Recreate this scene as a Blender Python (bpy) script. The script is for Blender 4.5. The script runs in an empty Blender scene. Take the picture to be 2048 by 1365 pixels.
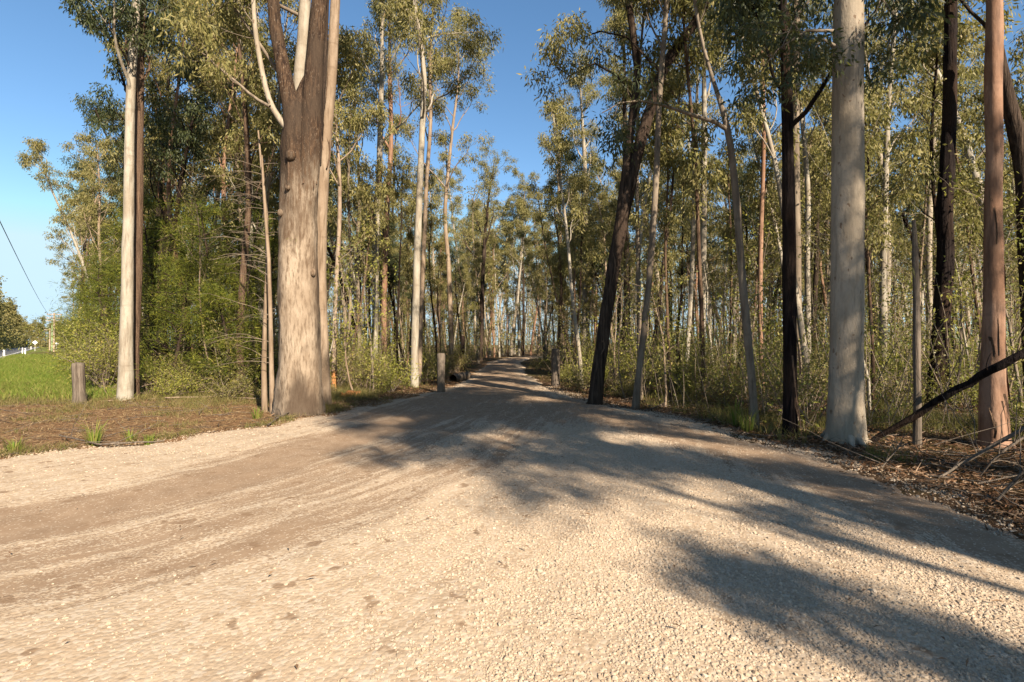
import bpy, math, random
import numpy as np
from mathutils import Vector

SC = bpy.context.scene
COL = SC.collection
R = math.radians
RNG = np.random.default_rng(7)

# ------------------------------------------------------------------ camera
CAM_H, HOR, F = 1.6, 690.0, 1024.0            # eye height, horizon row and focal length in photo pixels
cam_d = bpy.data.cameras.new('camera')
cam_d.sensor_width = 36.0
cam_d.lens = 18.0
cam_d.clip_start = 0.05
cam_d.clip_end = 6000
cam = bpy.data.objects.new('camera', cam_d)
cam.location = (0, 0, CAM_H)
cam.rotation_euler = (R(90.42), 0, 0)
COL.objects.link(cam)
SC.camera = cam

# ------------------------------------------------------------------ light
SUN_EL, SUN_AZ = 33.0, 150.0                   # azimuth clockwise from +Y: behind the camera, to the right
sdir = Vector((math.sin(R(SUN_AZ)) * math.cos(R(SUN_EL)), math.cos(R(SUN_AZ)) * math.cos(R(SUN_EL)), math.sin(R(SUN_EL))))
w = bpy.data.worlds.new('World')
SC.world = w
w.use_nodes = True
wn = w.node_tree.nodes
bg = wn['Background']
sky = wn.new('ShaderNodeTexSky')
sky.sky_type = 'NISHITA'
sky.sun_disc = False
sky.sun_elevation = R(SUN_EL)
sky.sun_rotation = R(SUN_AZ)
sky.air_density = 1.0
sky.dust_density = 0.3
sky.ozone_density = 1.6
hs = wn.new('ShaderNodeHueSaturation')
hs.inputs['Hue'].default_value = 0.497
hs.inputs['Saturation'].default_value = 1.16
w.node_tree.links.new(sky.outputs[0], hs.inputs['Color'])
cap = wn.new('ShaderNodeMix')
cap.data_type = 'RGBA'
cap.blend_type = 'DARKEN'
cap.inputs[0].default_value = 1.0
cap.inputs[7].default_value = (3.5, 4.8, 5.6, 1)
w.node_tree.links.new(hs.outputs[0], cap.inputs[6])
w.node_tree.links.new(cap.outputs[2], bg.inputs[0])
bg.inputs[1].default_value = 0.063
ld = bpy.data.lights.new('sun', 'SUN')
ld.energy = 5.0
ld.angle = R(0.53)
ld.color = (1.0, 0.875, 0.71)
sun = bpy.data.objects.new('sun', ld)
sun.rotation_euler = sdir.to_track_quat('Z', 'Y').to_euler()
COL.objects.link(sun)
vs = SC.view_settings
vs.view_transform = 'Standard'
vs.look = 'None'
vs.exposure = 1.6
vs.gamma = 1.0
SC.cycles.max_bounces = 4
SC.cycles.diffuse_bounces = 2
SC.cycles.transmission_bounces = 2
SC.cycles.transparent_max_bounces = 4

# ------------------------------------------------------------------ materials
class NT:
    def __init__(s, name):
        s.m = bpy.data.materials.new(name)
        s.m.use_nodes = True
        s.t = s.m.node_tree
        s.b = s.t.nodes['Principled BSDF']
        s.out = s.t.nodes['Material Output']
    def n(s, typ, **kw):
        o = s.t.nodes.new(typ)
        for k, v in kw.items():
            setattr(o, k, v)
        return o
    def l(s, a, b):
        s.t.links.new(a, b)
    def coords(s, scale=(1, 1, 1), kind='Object', rand=True, rot=(0, 0, 0)):
        tc = s.n('ShaderNodeTexCoord')
        mp = s.n('ShaderNodeMapping')
        mp.inputs['Scale'].default_value = scale
        mp.inputs['Rotation'].default_value = rot
        s.l(tc.outputs[kind], mp.inputs['Vector'])
        if rand:
            oi = s.n('ShaderNodeObjectInfo')
            mu = s.n('ShaderNodeMath', operation='MULTIPLY')
            mu.inputs[1].default_value = 37.0
            s.l(oi.outputs['Random'], mu.inputs[0])
            s.l(mu.outputs[0], mp.inputs['Location'])
        return mp.outputs[0]
    def noise(s, vec, scale, detail=4.0, rough=0.55):
        n = s.n('ShaderNodeTexNoise')
        n.inputs['Scale'].default_value = scale
        n.inputs['Detail'].default_value = detail
        n.inputs['Roughness'].default_value = rough
        s.l(vec, n.inputs['Vector'])
        return n.outputs['Fac']
    def ramp(s, fac, stops):
        r = s.n('ShaderNodeValToRGB')
        e = r.color_ramp.elements
        while len(e) < len(stops):
            e.new(0.5)
        for i, (p, c) in enumerate(stops):
            e[i].position = p
            e[i].color = (c, c, c, 1) if isinstance(c, (int, float)) else (*c, 1)
        s.l(fac, r.inputs[0])
        return r.outputs[0]
    def mix(s, fac, a, b):
        m = s.n('ShaderNodeMix', data_type='RGBA')
        for sock, v in ((m.inputs[0], fac), (m.inputs[6], a), (m.inputs[7], b)):
            if hasattr(v, 'links'):
                s.l(v, sock)
            elif isinstance(v, (int, float)):
                sock.default_value = v
            else:
                sock.default_value = (*v, 1)
        return m.outputs[2]
    def math(s, op, a, b=None, clamp=False):
        m = s.n('ShaderNodeMath', operation=op, use_clamp=clamp)
        for i, v in enumerate((a, b)):
            if v is None:
                continue
            if hasattr(v, 'links'):
                s.l(v, m.inputs[i])
            else:
                m.inputs[i].default_value = v
        return m.outputs[0]
    def attr(s, name):
        a = s.n('ShaderNodeAttribute')
        a.attribute_name = name
        return a.outputs['Fac']
    def bump(s, h, strength=0.5, dist=0.02):
        b = s.n('ShaderNodeBump')
        b.inputs['Strength'].default_value = strength
        b.inputs['Distance'].default_value = dist
        s.l(h, b.inputs['Height'])
        s.l(b.outputs[0], s.b.inputs['Normal'])
    def done(s, col, rough=0.9, spec=0.15):
        if hasattr(col, 'links'):
            s.l(col, s.b.inputs['Base Color'])
        else:
            s.b.inputs['Base Color'].default_value = (*col, 1)
        s.b.inputs['Roughness'].default_value = rough
        s.b.inputs['Specular IOR Level'].default_value = spec
        return s.m

def bark_smooth(name, light, mid, dark, spots=0.0, patch=(0.42, 0.62), bump=0.25):
    t = NT(name)
    v = t.coords((1, 1, 0.45))
    v2 = t.coords((1, 1, 0.12))
    big = t.noise(v, 2.6, 5, 0.6)
    streak = t.noise(v2, 14, 3)
    c = t.mix(t.ramp(big, [(patch[0], 0), (patch[1], 1)]), light, mid)
    c = t.mix(t.ramp(streak, [(0.50, 0), (0.68, 0.75)]), c, dark)
    med = t.noise(t.coords((1, 1, 0.28)), 9, 5, 0.65)
    c = t.mix(t.ramp(med, [(0.52, 0), (0.66, 0.65)]), c, mid)
    band = t.noise(t.coords((0.25, 0.25, 1)), 5, 4, 0.6)
    c = t.mix(t.ramp(band, [(0.60, 0), (0.72, 0.5)]), c, dark)
    if spots:
        vo = t.coords((1, 1, 0.55))
        sp = t.noise(vo, 15, 2, 0.4)
        c = t.mix(t.ramp(sp, [(0.735 - spots, 0), (0.76 - spots, 0.8)]), c, (0.10, 0.06, 0.035))
        sp2 = t.noise(t.coords((1, 1, 0.7)), 5.0, 3, 0.5)
        c = t.mix(t.ramp(sp2, [(0.58, 0), (0.62, 0.35)]), c, mid)
    fine = t.noise(t.coords((1, 1, 0.4)), 38, 4, 0.65)
    c = t.mix(t.ramp(fine, [(0.55, 0), (0.75, 0.45)]), c, dark)
    t.bump(t.math('ADD', fine, t.math('MULTIPLY', med, 1.6)), bump * 1.8, 0.014)
    return t.done(c, 0.8, 0.2)

def bark_rough(name, ridge, furrow, tone, scale=16, zs=0.09, bump=0.9, dist=0.03):
    t = NT(name)
    v = t.coords((1, 1, zs))
    f = t.noise(v, scale, 5, 0.65)
    f2 = t.noise(t.coords((1, 1, 0.3)), 40, 3)
    big = t.noise(t.coords((1, 1, 0.4)), 1.7, 3)
    h = t.ramp(f, [(0.36, 0), (0.62, 1)])
    c = t.mix(h, furrow, ridge)
    c = t.mix(t.ramp(big, [(0.45, 0), (0.62, 0.75)]), c, tone)
    c = t.mix(t.ramp(f2, [(0.5, 0), (0.8, 0.5)]), c, furrow)
    t.bump(t.math('ADD', h, t.math('MULTIPLY', f2, 0.4)), bump, dist)
    return t.done(c, 0.95, 0.08)

M = {}
M['pale'] = bark_smooth('pale_gum_bark', (0.280, 0.249, 0.197), (0.210, 0.172, 0.127), (0.127, 0.099, 0.070))
M['white'] = bark_smooth('spotted_white_bark', (0.280, 0.232, 0.175), (0.210, 0.169, 0.121), (0.159, 0.127, 0.092), spots=0.05, bump=0.3)
M['tan'] = bark_smooth('tan_gum_bark', (0.229, 0.172, 0.121), (0.172, 0.121, 0.079), (0.089, 0.058, 0.035))
M['red'] = bark_smooth('red_gum_bark', (0.250, 0.149, 0.097), (0.176, 0.094, 0.055), (0.083, 0.045, 0.028), patch=(0.4, 0.6))
M['grey'] = bark_smooth('grey_sapling_bark', (0.185, 0.146, 0.105), (0.127, 0.095, 0.067), (0.070, 0.052, 0.035))
M['iron'] = bark_rough('ironbark', (0.073, 0.051, 0.037), (0.014, 0.010, 0.008), (0.048, 0.032, 0.023))
M['black'] = bark_rough('charred_bark', (0.022, 0.016, 0.014), (0.005, 0.003, 0.003), (0.038, 0.023, 0.015), scale=20)
M['brown'] = bark_rough('stringy_brown_bark', (0.153, 0.099, 0.064), (0.045, 0.028, 0.019), (0.114, 0.073, 0.048), scale=22, zs=0.06)
M['dead'] = bark_rough('weathered_dead_wood', (0.159, 0.127, 0.099), (0.051, 0.038, 0.028), (0.114, 0.092, 0.070), scale=26, zs=0.05, bump=0.6, dist=0.015)
M['orange'] = bark_rough('raw_orange_wood', (0.267, 0.121, 0.045), (0.127, 0.051, 0.019), (0.217, 0.095, 0.038), scale=30, zs=0.06, bump=0.4, dist=0.01)

def footed():
    t = NT('tan_bark_orange_foot')
    v = t.coords((1, 1, 0.3), rand=False)
    n = t.noise(v, 9, 4)
    tc = t.n('ShaderNodeTexCoord'); sep = t.n('ShaderNodeSeparateXYZ')
    t.l(tc.outputs['Object'], sep.inputs[0])
    z = t.math('ADD', sep.outputs[2], t.math('MULTIPLY', n, 0.5))
    c = t.mix(t.ramp(n, [(0.4, 0), (0.65, 1)]), (0.257, 0.195, 0.14), (0.156, 0.109, 0.078))
    c = t.mix(t.ramp(z, [(0.85, 0.9), (1.0, 0.0)]), c, (0.312, 0.133, 0.043))
    t.bump(n, 0.4, 0.01)
    return t.done(c)
M['footed'] = footed()
def old_bark():
    t = NT('old_gum_bark')
    v = t.coords((1, 1, 0.16), rand=False)
    f = t.noise(v, 22, 5, 0.65)
    fine = t.noise(t.coords((1, 1, 0.35), rand=False), 55, 3)
    big = t.noise(t.coords((1, 1, 0.5), rand=False), 1.6, 5, 0.6)
    bare = t.mix(t.ramp(big, [(0.4, 0), (0.62, 1)]), (0.265, 0.207, 0.150), (0.154, 0.109, 0.073))
    bare = t.mix(t.ramp(f, [(0.48, 0), (0.66, 0.8)]), bare, (0.080, 0.052, 0.032))
    rough = t.mix(t.ramp(f, [(0.40, 0), (0.62, 1)]), (0.017, 0.010, 0.007), (0.077, 0.047, 0.028))
    rough = t.mix(t.ramp(fine, [(0.60, 0), (0.74, 0.8)]), rough, (0.222, 0.173, 0.128))
    sep = t.n('ShaderNodeSeparateXYZ')
    tc = t.n('ShaderNodeTexCoord')
    t.l(tc.outputs['Object'], sep.inputs[0])
    zz = t.math('ADD', sep.outputs[2], t.math('MULTIPLY', t.math('ADD', t.math('MULTIPLY', t.math('SUBTRACT', big, 0.5), 4.5), t.math('MULTIPLY', t.math('SUBTRACT', f, 0.5), 6.0)), 1.0))
    mr = t.n('ShaderNodeMapRange')
    mr.inputs[1].default_value = 3.2
    mr.inputs[2].default_value = 6.4
    t.l(zz, mr.inputs[0])
    c = t.mix(mr.outputs[0], bare, rough)
    # dark char mottles that also stand in for shadow bands on the bole
    sc = t.noise(t.coords((0.492, 0.460, 0.225), rand=False), 1.5, 4, 0.6)
    c = t.mix(t.ramp(sc, [(0.50, 0), (0.60, 0.8)]), c, (0.043, 0.030, 0.021))
    t.bump(t.math('ADD', f, t.math('MULTIPLY', fine, 0.4)), 0.75, 0.03)
    return t.done(c, 0.92, 0.1)
M['old'] = old_bark()

def leaf_mat(name, stops, trans=0.40, gloss=0.2):
    t = NT(name)
    c = t.ramp(t.attr('tint'), stops)
    d = t.b
    t.l(c, d.inputs['Base Color'])
    d.inputs['Roughness'].default_value = 0.5
    d.inputs['Specular IOR Level'].default_value = gloss
    tr = t.n('ShaderNodeBsdfTranslucent')
    g = t.mix(0.4, c, (0.26, 0.25, 0.05))
    t.l(g, tr.inputs[0])
    mx = t.n('ShaderNodeMixShader')
    mx.inputs[0].default_value = trans
    t.l(d.outputs[0], mx.inputs[1])
    t.l(tr.outputs[0], mx.inputs[2])
    t.l(mx.outputs[0], t.out.inputs[0])
    return t.m
M['leaf'] = leaf_mat('gum_leaves', [(0.0, (0.074, 0.076, 0.022)), (0.45, (0.197, 0.176, 0.059)), (0.85, (0.325, 0.266, 0.116)), (1.0, (0.335, 0.190, 0.083))])
M['leaf_dark'] = leaf_mat('dark_gum_leaves', [(0.0, (0.021, 0.032, 0.013)), (0.6, (0.049, 0.059, 0.020)), (1.0, (0.099, 0.085, 0.033))], 0.28, 0.3)  # darker gum leaves; shade of the near crowns put into their colour
M['leaf_fresh'] = leaf_mat('fresh_leaves', [(0.0, (0.088, 0.109, 0.020)), (0.5, (0.217, 0.214, 0.037)), (0.9, (0.335, 0.275, 0.065)), (1.0, (0.236, 0.123, 0.042))], 0.38, 0.3)
M['leaf_dull'] = leaf_mat('dull_scrub_leaves', [(0.0, (0.069, 0.071, 0.020)), (0.5, (0.158, 0.138, 0.042)), (0.85, (0.246, 0.190, 0.069)), (1.0, (0.236, 0.133, 0.056))], 0.3, 0.25)
M['fern'] = leaf_mat('feathery_wattle_foliage', [(0.0, (0.024, 0.036, 0.008)), (0.55, (0.102, 0.118, 0.016)), (1.0, (0.312, 0.269, 0.040))], 0.3, 0.12)
M['grass'] = leaf_mat('grass_blades', [(0.0, (0.067, 0.116, 0.016)), (0.45, (0.124, 0.174, 0.025)), (0.75, (0.207, 0.199, 0.049)), (1.0, (0.274, 0.207, 0.091))], 0.35, 0.1)
M['drygrass'] = leaf_mat('dry_grass', [(0.0, (0.065, 0.079, 0.018)), (0.4, (0.137, 0.122, 0.04)), (1.0, (0.23, 0.166, 0.079))], 0.3, 0.1)
M['litter'] = leaf_mat('fallen_leaves', [(0.0, (0.05, 0.027, 0.014)), (0.5, (0.13, 0.068, 0.036)), (0.85, (0.194, 0.122, 0.072)), (1.0, (0.259, 0.194, 0.137))], 0.06, 0.05)

M['straw'] = leaf_mat('cut_straw', [(0.0, (0.086, 0.051, 0.024)), (0.5, (0.199, 0.128, 0.060)), (1.0, (0.331, 0.242, 0.127))], 0.08, 0.15)
def flat_mat(name, col, rough=0.7):
    t = NT(name)
    n = t.noise(t.coords(), 9, 4)
    dark = tuple(c * 0.75 for c in col)
    return t.done(t.mix(t.ramp(n, [(0.35, 0), (0.7, 1)]), col, dark), rough, 0.3)
M['paint'] = flat_mat('white_paint', (0.80, 0.79, 0.75))
M['wire'] = flat_mat('cable', (0.04, 0.04, 0.045))
M['poleg'] = flat_mat('green_treated_pole', (0.22, 0.29, 0.15))
M['polew'] = flat_mat('grey_timber_pole', (0.34, 0.25, 0.19))
M['insul'] = flat_mat('insulator', (0.10, 0.06, 0.05), 0.3)
M['signback'] = flat_mat('sign_metal', (0.62, 0.63, 0.64), 0.4)
M['tar'] = flat_mat('asphalt', (0.085, 0.085, 0.088), 0.95)

def stone_mat():
    t = NT('crushed_stone')
    c = t.ramp(t.attr('tint'), [(0.0, (0.252, 0.185, 0.123)), (0.5, (0.325, 0.250, 0.177)), (0.9, (0.378, 0.308, 0.230)), (1.0, (0.226, 0.147, 0.092))])
    n = t.noise(t.coords(rand=False), 60, 3)
    c = t.mix(t.ramp(n, [(0.45, 0), (0.75, 0.35)]), c, (0.200, 0.140, 0.089))
    return t.done(c, 0.9, 0.15)
M['stone'] = stone_mat()

def gravel_mat():
    t = NT('gravel_surface')
    ang = R(-35)
    P = t.coords(rand=False)
    cx = t.n('ShaderNodeCombineXYZ')
    t.l(t.math('MULTIPLY', t.attr('across'), 2.4), cx.inputs[0])
    t.l(t.math('MULTIPLY', t.attr('along'), 0.30), cx.inputs[1])
    streak = t.noise(cx.outputs[0], 2.2, 8, 0.72)
    big = t.noise(P, 0.55, 4)
    med = t.noise(P, 4.5, 5, 0.6)
    fine = t.noise(P, 42, 4, 0.6)
    vor = t.n('ShaderNodeTexVoronoi', feature='F1')
    vor.inputs['Scale'].default_value = 34
    t.l(P, vor.inputs['Vector'])
    vd = vor.outputs['Distance']
    vor2 = t.n('ShaderNodeTexVoronoi', feature='F1')
    vor2.inputs['Scale'].default_value = 75
    t.l(P, vor2.inputs['Vector'])
    base = t.mix(t.ramp(med, [(0.35, 0), (0.65, 1)]), (0.371, 0.290, 0.204), (0.315, 0.235, 0.157))
    base = t.mix(t.ramp(fine, [(0.42, 0), (0.7, 0.55)]), base, (0.247, 0.177, 0.114))
    base = t.mix(t.ramp(streak, [(0.50, 0), (0.62, 0.6)]), base, (0.227, 0.159, 0.100))
    base = t.mix(t.ramp(big, [(0.42, 0), (0.62, 0.35)]), base, (0.262, 0.194, 0.132))
    chips = t.ramp(vor.outputs['Color'], [(0.55, 0), (0.75, 0.55)])
    base = t.mix(chips, base, (0.412, 0.345, 0.266))
    # compacted brown dirt in the wheel tracks, plus shade tinted into margin and driveway
    dirt_shade = t.attr('dirt_shade')
    dm = t.math('ADD', dirt_shade, t.math('MULTIPLY', t.math('SUBTRACT', streak, 0.5), 2.2))
    dm = t.math('ADD', dm, t.math('MULTIPLY', t.math('SUBTRACT', fine, 0.5), 1.5))
    dmk = t.ramp(dm, [(0.40, 0), (0.60, 1)])
    dcol = t.mix(t.ramp(med, [(0.3, 0), (0.7, 1)]), (0.185, 0.124, 0.078), (0.239, 0.169, 0.111))
    dcol = t.mix(t.ramp(vor2.outputs['Color'], [(0.80, 0), (0.88, 0.75)]), dcol, (0.385, 0.318, 0.240))
    c = t.mix(dmk, base, dcol)
    # small isolated damp-looking clods
    cl = t.noise(P, 4.2, 3, 0.5)
    c = t.mix(t.ramp(cl, [(0.635, 0), (0.68, 0.8)]), c, (0.165, 0.107, 0.065))
    loose = t.math('SUBTRACT', 1.0, dmk)
    h = t.math('ADD', t.math('MULTIPLY', t.math('SUBTRACT', 1.0, vd), 0.7), t.math('MULTIPLY', fine, 0.6))
    h = t.math('MULTIPLY', h, t.math('ADD', 0.25, t.math('MULTIPLY', loose, 0.75)))
    t.bump(h, 0.5, 0.012)
    return t.done(c, 0.95, 0.08)
M['gravel'] = gravel_mat()

def ground_mat():
    t = NT('forest_floor')
    P = t.coords(rand=False)
    a = t.noise(P, 0.5, 4)
    b = t.noise(P, 6, 5, 0.65)
    c0 = t.noise(P, 35, 4, 0.65)
    lit = t.mix(t.ramp(b, [(0.35, 0), (0.65, 1)]), (0.054, 0.033, 0.019), (0.121, 0.075, 0.042))
    lit = t.mix(t.ramp(c0, [(0.45, 0), (0.7, 0.8)]), lit, (0.035, 0.022, 0.014))
    lit = t.mix(t.ramp(a, [(0.45, 0), (0.65, 0.6)]), lit, (0.076, 0.073, 0.026))
    soil = t.mix(t.ramp(b, [(0.38, 0), (0.62, 1)]), (0.160, 0.087, 0.044), (0.265, 0.160, 0.081))
    soil = t.mix(t.ramp(c0, [(0.42, 0), (0.68, 0.75)]), soil, (0.060, 0.032, 0.017))
    mead = t.mix(t.ramp(a, [(0.38, 0), (0.62, 1)]), (0.083, 0.127, 0.018), (0.152, 0.146, 0.038))
    mead = t.mix(t.ramp(b, [(0.4, 0), (0.7, 0.5)]), mead, (0.057, 0.076, 0.016))
    mk = t.math('ADD', t.attr('soil'), t.math('MULTIPLY', t.math('SUBTRACT', b, 0.5), 0.6))
    c = t.mix(t.ramp(mk, [(0.4, 0), (0.6, 1)]), lit, soil)
    mk = t.math('ADD', t.attr('meadow'), t.math('MULTIPLY', t.math('SUBTRACT', b, 0.5), 0.9))
    c = t.mix(t.ramp(mk, [(0.35, 0), (0.65, 1)]), c, mead)
    t.bump(t.math('ADD', b, t.math('MULTIPLY', c0, 0.6)), 0.9, 0.06)
    return t.done(c, 0.97, 0.05)
M['ground'] = ground_mat()

# ------------------------------------------------------------------ mesh helpers
class MB:
    """Collects tubes, leaves and boxes and links them as one mesh object."""
    def __init__(s):
        s.v, s.f, s.mi, s.ti, s.sm = [], [], [], [], []
        s.n = 0
    def add(s, v, f, mat=0, tint=0.5, smooth=True):
        v = np.asarray(v, np.float32).reshape(-1, 3)
        f = np.asarray(f, np.int32)
        s.v.append(v)
        s.f.append(f + s.n)
        s.mi.append(np.full(len(f), mat, np.int32))
        s.sm.append(np.full(len(f), smooth, bool))
        s.ti.append(np.broadcast_to(np.asarray(tint, np.float32), (len(v),)).copy())
        s.n += len(v)
    def tube(s, path, rad, sides=8, mat=0, wob=0.0, seed=0, cap=True, flute=0.0):
        path = np.asarray(path, float)
        rad = np.asarray(rad, float)
        n = len(path)
        t = np.gradient(path, axis=0)
        t /= np.linalg.norm(t, axis=1, keepdims=True) + 1e-9
        ref = np.eye(3)[np.argmin(np.abs(t.mean(0)))]
        u = np.cross(t, ref)
        u /= np.linalg.norm(u, axis=1, keepdims=True) + 1e-9
        w_ = np.cross(t, u)
        a = np.linspace(0, 2 * np.pi, sides, endpoint=False)
        rr = np.repeat(rad[:, None], sides, 1)
        if wob:
            r_ = np.random.default_rng(seed)
            L = np.concatenate([[0], np.cumsum(np.linalg.norm(np.diff(path, axis=0), axis=1))])
            f = np.zeros((n, sides))
            for k in range(7):
                f += np.sin(a[None] * r_.integers(1, 5) + L[:, None] * r_.uniform(0.4, 4.0) / max(0.25, rad.max()) * 0.35 + r_.uniform(0, 7)) * r_.uniform(0.4, 1)
            f += r_.normal(0, 0.9, (n, sides))
            rr = rr * (1 + wob * f / 3)
        if flute:
            rr = rr * (1 + flute * (np.sin(a * 5 + 1.3) + 0.6 * np.sin(a * 3 + 0.4))[None] * np.linspace(1, 0, n)[:, None] ** 3)
        P = path[:, None] + rr[..., None] * (u[:, None] * np.cos(a)[None, :, None] + w_[:, None] * np.sin(a)[None, :, None])
        i = np.arange(n - 1)[:, None] * sides
        j = np.arange(sides)[None]
        jn = (j + 1) % sides
        q = np.stack([i + j, i + jn, i + sides + jn, i + sides + j], -1).reshape(-1, 4)
        s.add(P.reshape(-1, 3), q, mat)
        if cap:
            e = P[-1]
            ctr = e.mean(0) + t[-1] * rad[-1] * 0.15
            k = np.arange(sides)
            tri = np.stack([k, (k + 1) % sides, np.full(sides, sides), np.full(sides, sides)], -1)
            s.add(np.vstack([e, ctr]), tri, mat, smooth=False)
    def box(s, c, d, mat=0, rot=0.0):
        c = np.asarray(c, float)
        x, y, z = np.asarray(d, float) / 2
        v = np.array([[-x, -y, -z], [x, -y, -z], [x, y, -z], [-x, y, -z], [-x, -y, z], [x, -y, z], [x, y, z], [-x, y, z]])
        cs, sn = math.cos(rot), math.sin(rot)
        v = v @ np.array([[cs, sn, 0], [-sn, cs, 0], [0, 0, 1]]) + c
        s.add(v, [[0, 3, 2, 1], [4, 5, 6, 7], [0, 1, 5, 4], [1, 2, 6, 5], [2, 3, 7, 6], [3, 0, 4, 7]], mat, smooth=False)
    def leaves(s, rng, centres, R_, n, length, width, mat=1, droop=0.75, out=None, flat=0.8, tint=(0.0, 1.0), up=False):
        C = np.repeat(np.asarray(centres, float), n, 0)
        N = len(C)
        if N == 0:
            return
        if np.ndim(R_) > 0:
            R_ = np.repeat(np.asarray(R_), n)[:, None]
        off = np.clip(rng.normal(0, 0.55, (N, 3)), -1.05, 1.05)
        off[:, 2] *= flat
        p = C + off * R_
        ax = rng.normal(0, 0.5, (N, 3))
        ax[:, 2] += droop if up else -droop
        ax += off * (0.5 if not up else 0.9)
        ax /= np.linalg.norm(ax, axis=1, keepdims=True) + 1e-9
        sd = np.cross(ax, rng.normal(0, 1, (N, 3)))
        sd /= np.linalg.norm(sd, axis=1, keepdims=True) + 1e-9
        nm = np.cross(ax, sd)
        L = length * rng.uniform(0.6, 1.25, (N, 1))
        W = width * rng.uniform(0.7, 1.3, (N, 1))
        bend = rng.uniform(-0.18, 0.18, (N, 1)) * L
        V = np.stack([p, p + ax * L * 0.42 + sd * W / 2 + nm * bend * 0.3, p + ax * L + nm * bend, p + ax * L * 0.42 - sd * W / 2 + nm * bend * 0.3], 1)
        # clump-level and leaf-level colour variety (the leaves' own colour)
        ct = np.repeat(rng.uniform(0, 1, N // n), n)
        tt = tint[0] + (tint[1] - tint[0]) * np.clip(0.45 * ct + 0.55 * rng.beta(1.6, 2.2, N), 0, 1)
        s.add(V.reshape(-1, 3), np.arange(4 * N).reshape(-1, 4), mat, np.repeat(tt, 4), smooth=False)
    def mesh(s, name, mats):
        me = bpy.data.meshes.new(name)
        if not s.v:
            return me
        V = np.vstack(s.v)
        Fq = np.vstack(s.f)
        tri = Fq[:, 2] == Fq[:, 3]
        cnt = np.where(tri, 3, 4).astype(np.int32)
        keep = np.ones((len(Fq), 4), bool)
        keep[tri, 3] = False
        loops = Fq[keep].astype(np.int32)
        start = np.concatenate([[0], np.cumsum(cnt)[:-1]]).astype(np.int32)
        me.vertices.add(len(V))
        me.vertices.foreach_set('co', V.ravel())
        me.loops.add(len(loops))
        me.loops.foreach_set('vertex_index', loops)
        me.polygons.add(len(Fq))
        me.polygons.foreach_set('loop_start', start)
        me.polygons.foreach_set('loop_total', cnt)
        me.polygons.foreach_set('material_index', np.concatenate(s.mi))
        me.polygons.foreach_set('use_smooth', np.concatenate(s.sm))
        at = me.attributes.new('tint', 'FLOAT', 'POINT')
        at.data.foreach_set('value', np.concatenate(s.ti))
        for m in mats:
            me.materials.append(m)
        me.update(calc_edges=True)
        me.validate()
        return me
    def build(s, name, mats, parent=None, loc=None):
        o = bpy.data.objects.new(name, s.mesh(name, [M[m] if isinstance(m, str) else m for m in mats]))
        COL.objects.link(o)
        if parent:
            o.parent = parent
        if loc is not None:
            o.location = loc
        return o

def tag(o, label=None, cat=None, group=None, kind=None):
    if label:
        o['label'] = label
    if cat:
        o['category'] = cat
    if group:
        o['group'] = group
    if kind:
        o['kind'] = kind
    return o

def empty(name, loc, label=None, cat=None, group=None, rz=0.0, sc=1.0):
    o = bpy.data.objects.new(name, None)
    o.empty_display_size = 0.3
    o.location = loc
    o.rotation_euler = (0, 0, rz)
    o.scale = (sc, sc, sc)
    COL.objects.link(o)
    return tag(o, label, cat, group)

def at(px, py, D):
    return np.array([(px - F) / F * D, D, CAM_H + (HOR - py) / F * D])
def gp(px, py):
    D = CAM_H * F / (py - HOR)
    return np.array([(px - F) / F * D, D, 0.0])

# ------------------------------------------------------------------ the lie of the land
HW_D = np.array([-0.672, 0.741])              # highway direction
HW_N = np.array([0.741, 0.672])               # across it, towards the forest
EDGE_L = np.array([(-40, 12), (-24, 9.6), (-12, 8.1), (-7.28, 7.28), (-6.1, 8.6), (-4.75, 10.4), (-4.15, 12.4), (-3.6, 14.6), (-2.5, 19.3), (-2.2, 27), (-2.2, 47), (-0.9, 63), (3.5, 74), (14, 84), (40, 96)])
EDGE_R = np.array([(40, 92), (16, 80.5), (6.5, 71), (2.2, 60), (0.9, 47), (0.95, 27), (1.35, 20.5), (1.95, 15.6), (2.9, 13.1), (3.9, 10.9), (4.3, 8.6), (4.6, 7), (4.5, 4.4), (4.7, 0), (5.4, -4), (6.4, -9), (7, -14), (-40, 12 - 14)])
ROAD = np.vstack([EDGE_L, EDGE_R])

def poly_sd(P, poly):
    """signed distance, positive inside"""
    P = np.asarray(P, float)
    d = np.full(len(P), 1e9)
    ins = np.zeros(len(P), bool)
    for i in range(len(poly)):
        a, b = poly[i], poly[(i + 1) % len(poly)]
        e = b - a
        t = np.clip(((P - a) @ e) / (e @ e), 0, 1)
        d = np.minimum(d, np.linalg.norm(P - a - t[:, None] * e, axis=1))
        c = (a[1] > P[:, 1]) != (b[1] > P[:, 1])
        with np.errstate(divide='ignore', invalid='ignore'):
            xi = (b[0] - a[0]) * (P[:, 1] - a[1]) / (b[1] - a[1]) + a[0]
        ins ^= c & (P[:, 0] < xi)
    return np.where(ins, d, -d)
def line_d(P, line):
    P = np.asarray(P, float)
    d = np.full(len(P), 1e9)
    for a, b in zip(line[:-1], line[1:]):
        a, b = np.asarray(a, float), np.asarray(b, float)
        e = b - a
        t = np.clip(((P - a) @ e) / (e @ e), 0, 1)
        d = np.minimum(d, np.linalg.norm(P - a - t[:, None] * e, axis=1))
    return d
def smooth(a, b, x):
    t = np.clip((x - a) / (b - a), 0, 1)
    return t * t * (3 - 2 * t)
def bumps(x, y):
    return (np.sin(x * 0.9 + 1.7 * np.sin(y * 0.53)) * np.sin(y * 0.8 + 0.6) * 0.5 + 0.3 * np.sin(x * 2.3 + y * 1.9) + 0.25 * np.sin(x * 3.7 - y * 4.3) + 0.15 * np.sin(x * 9.1 + y * 7.7))
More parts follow.
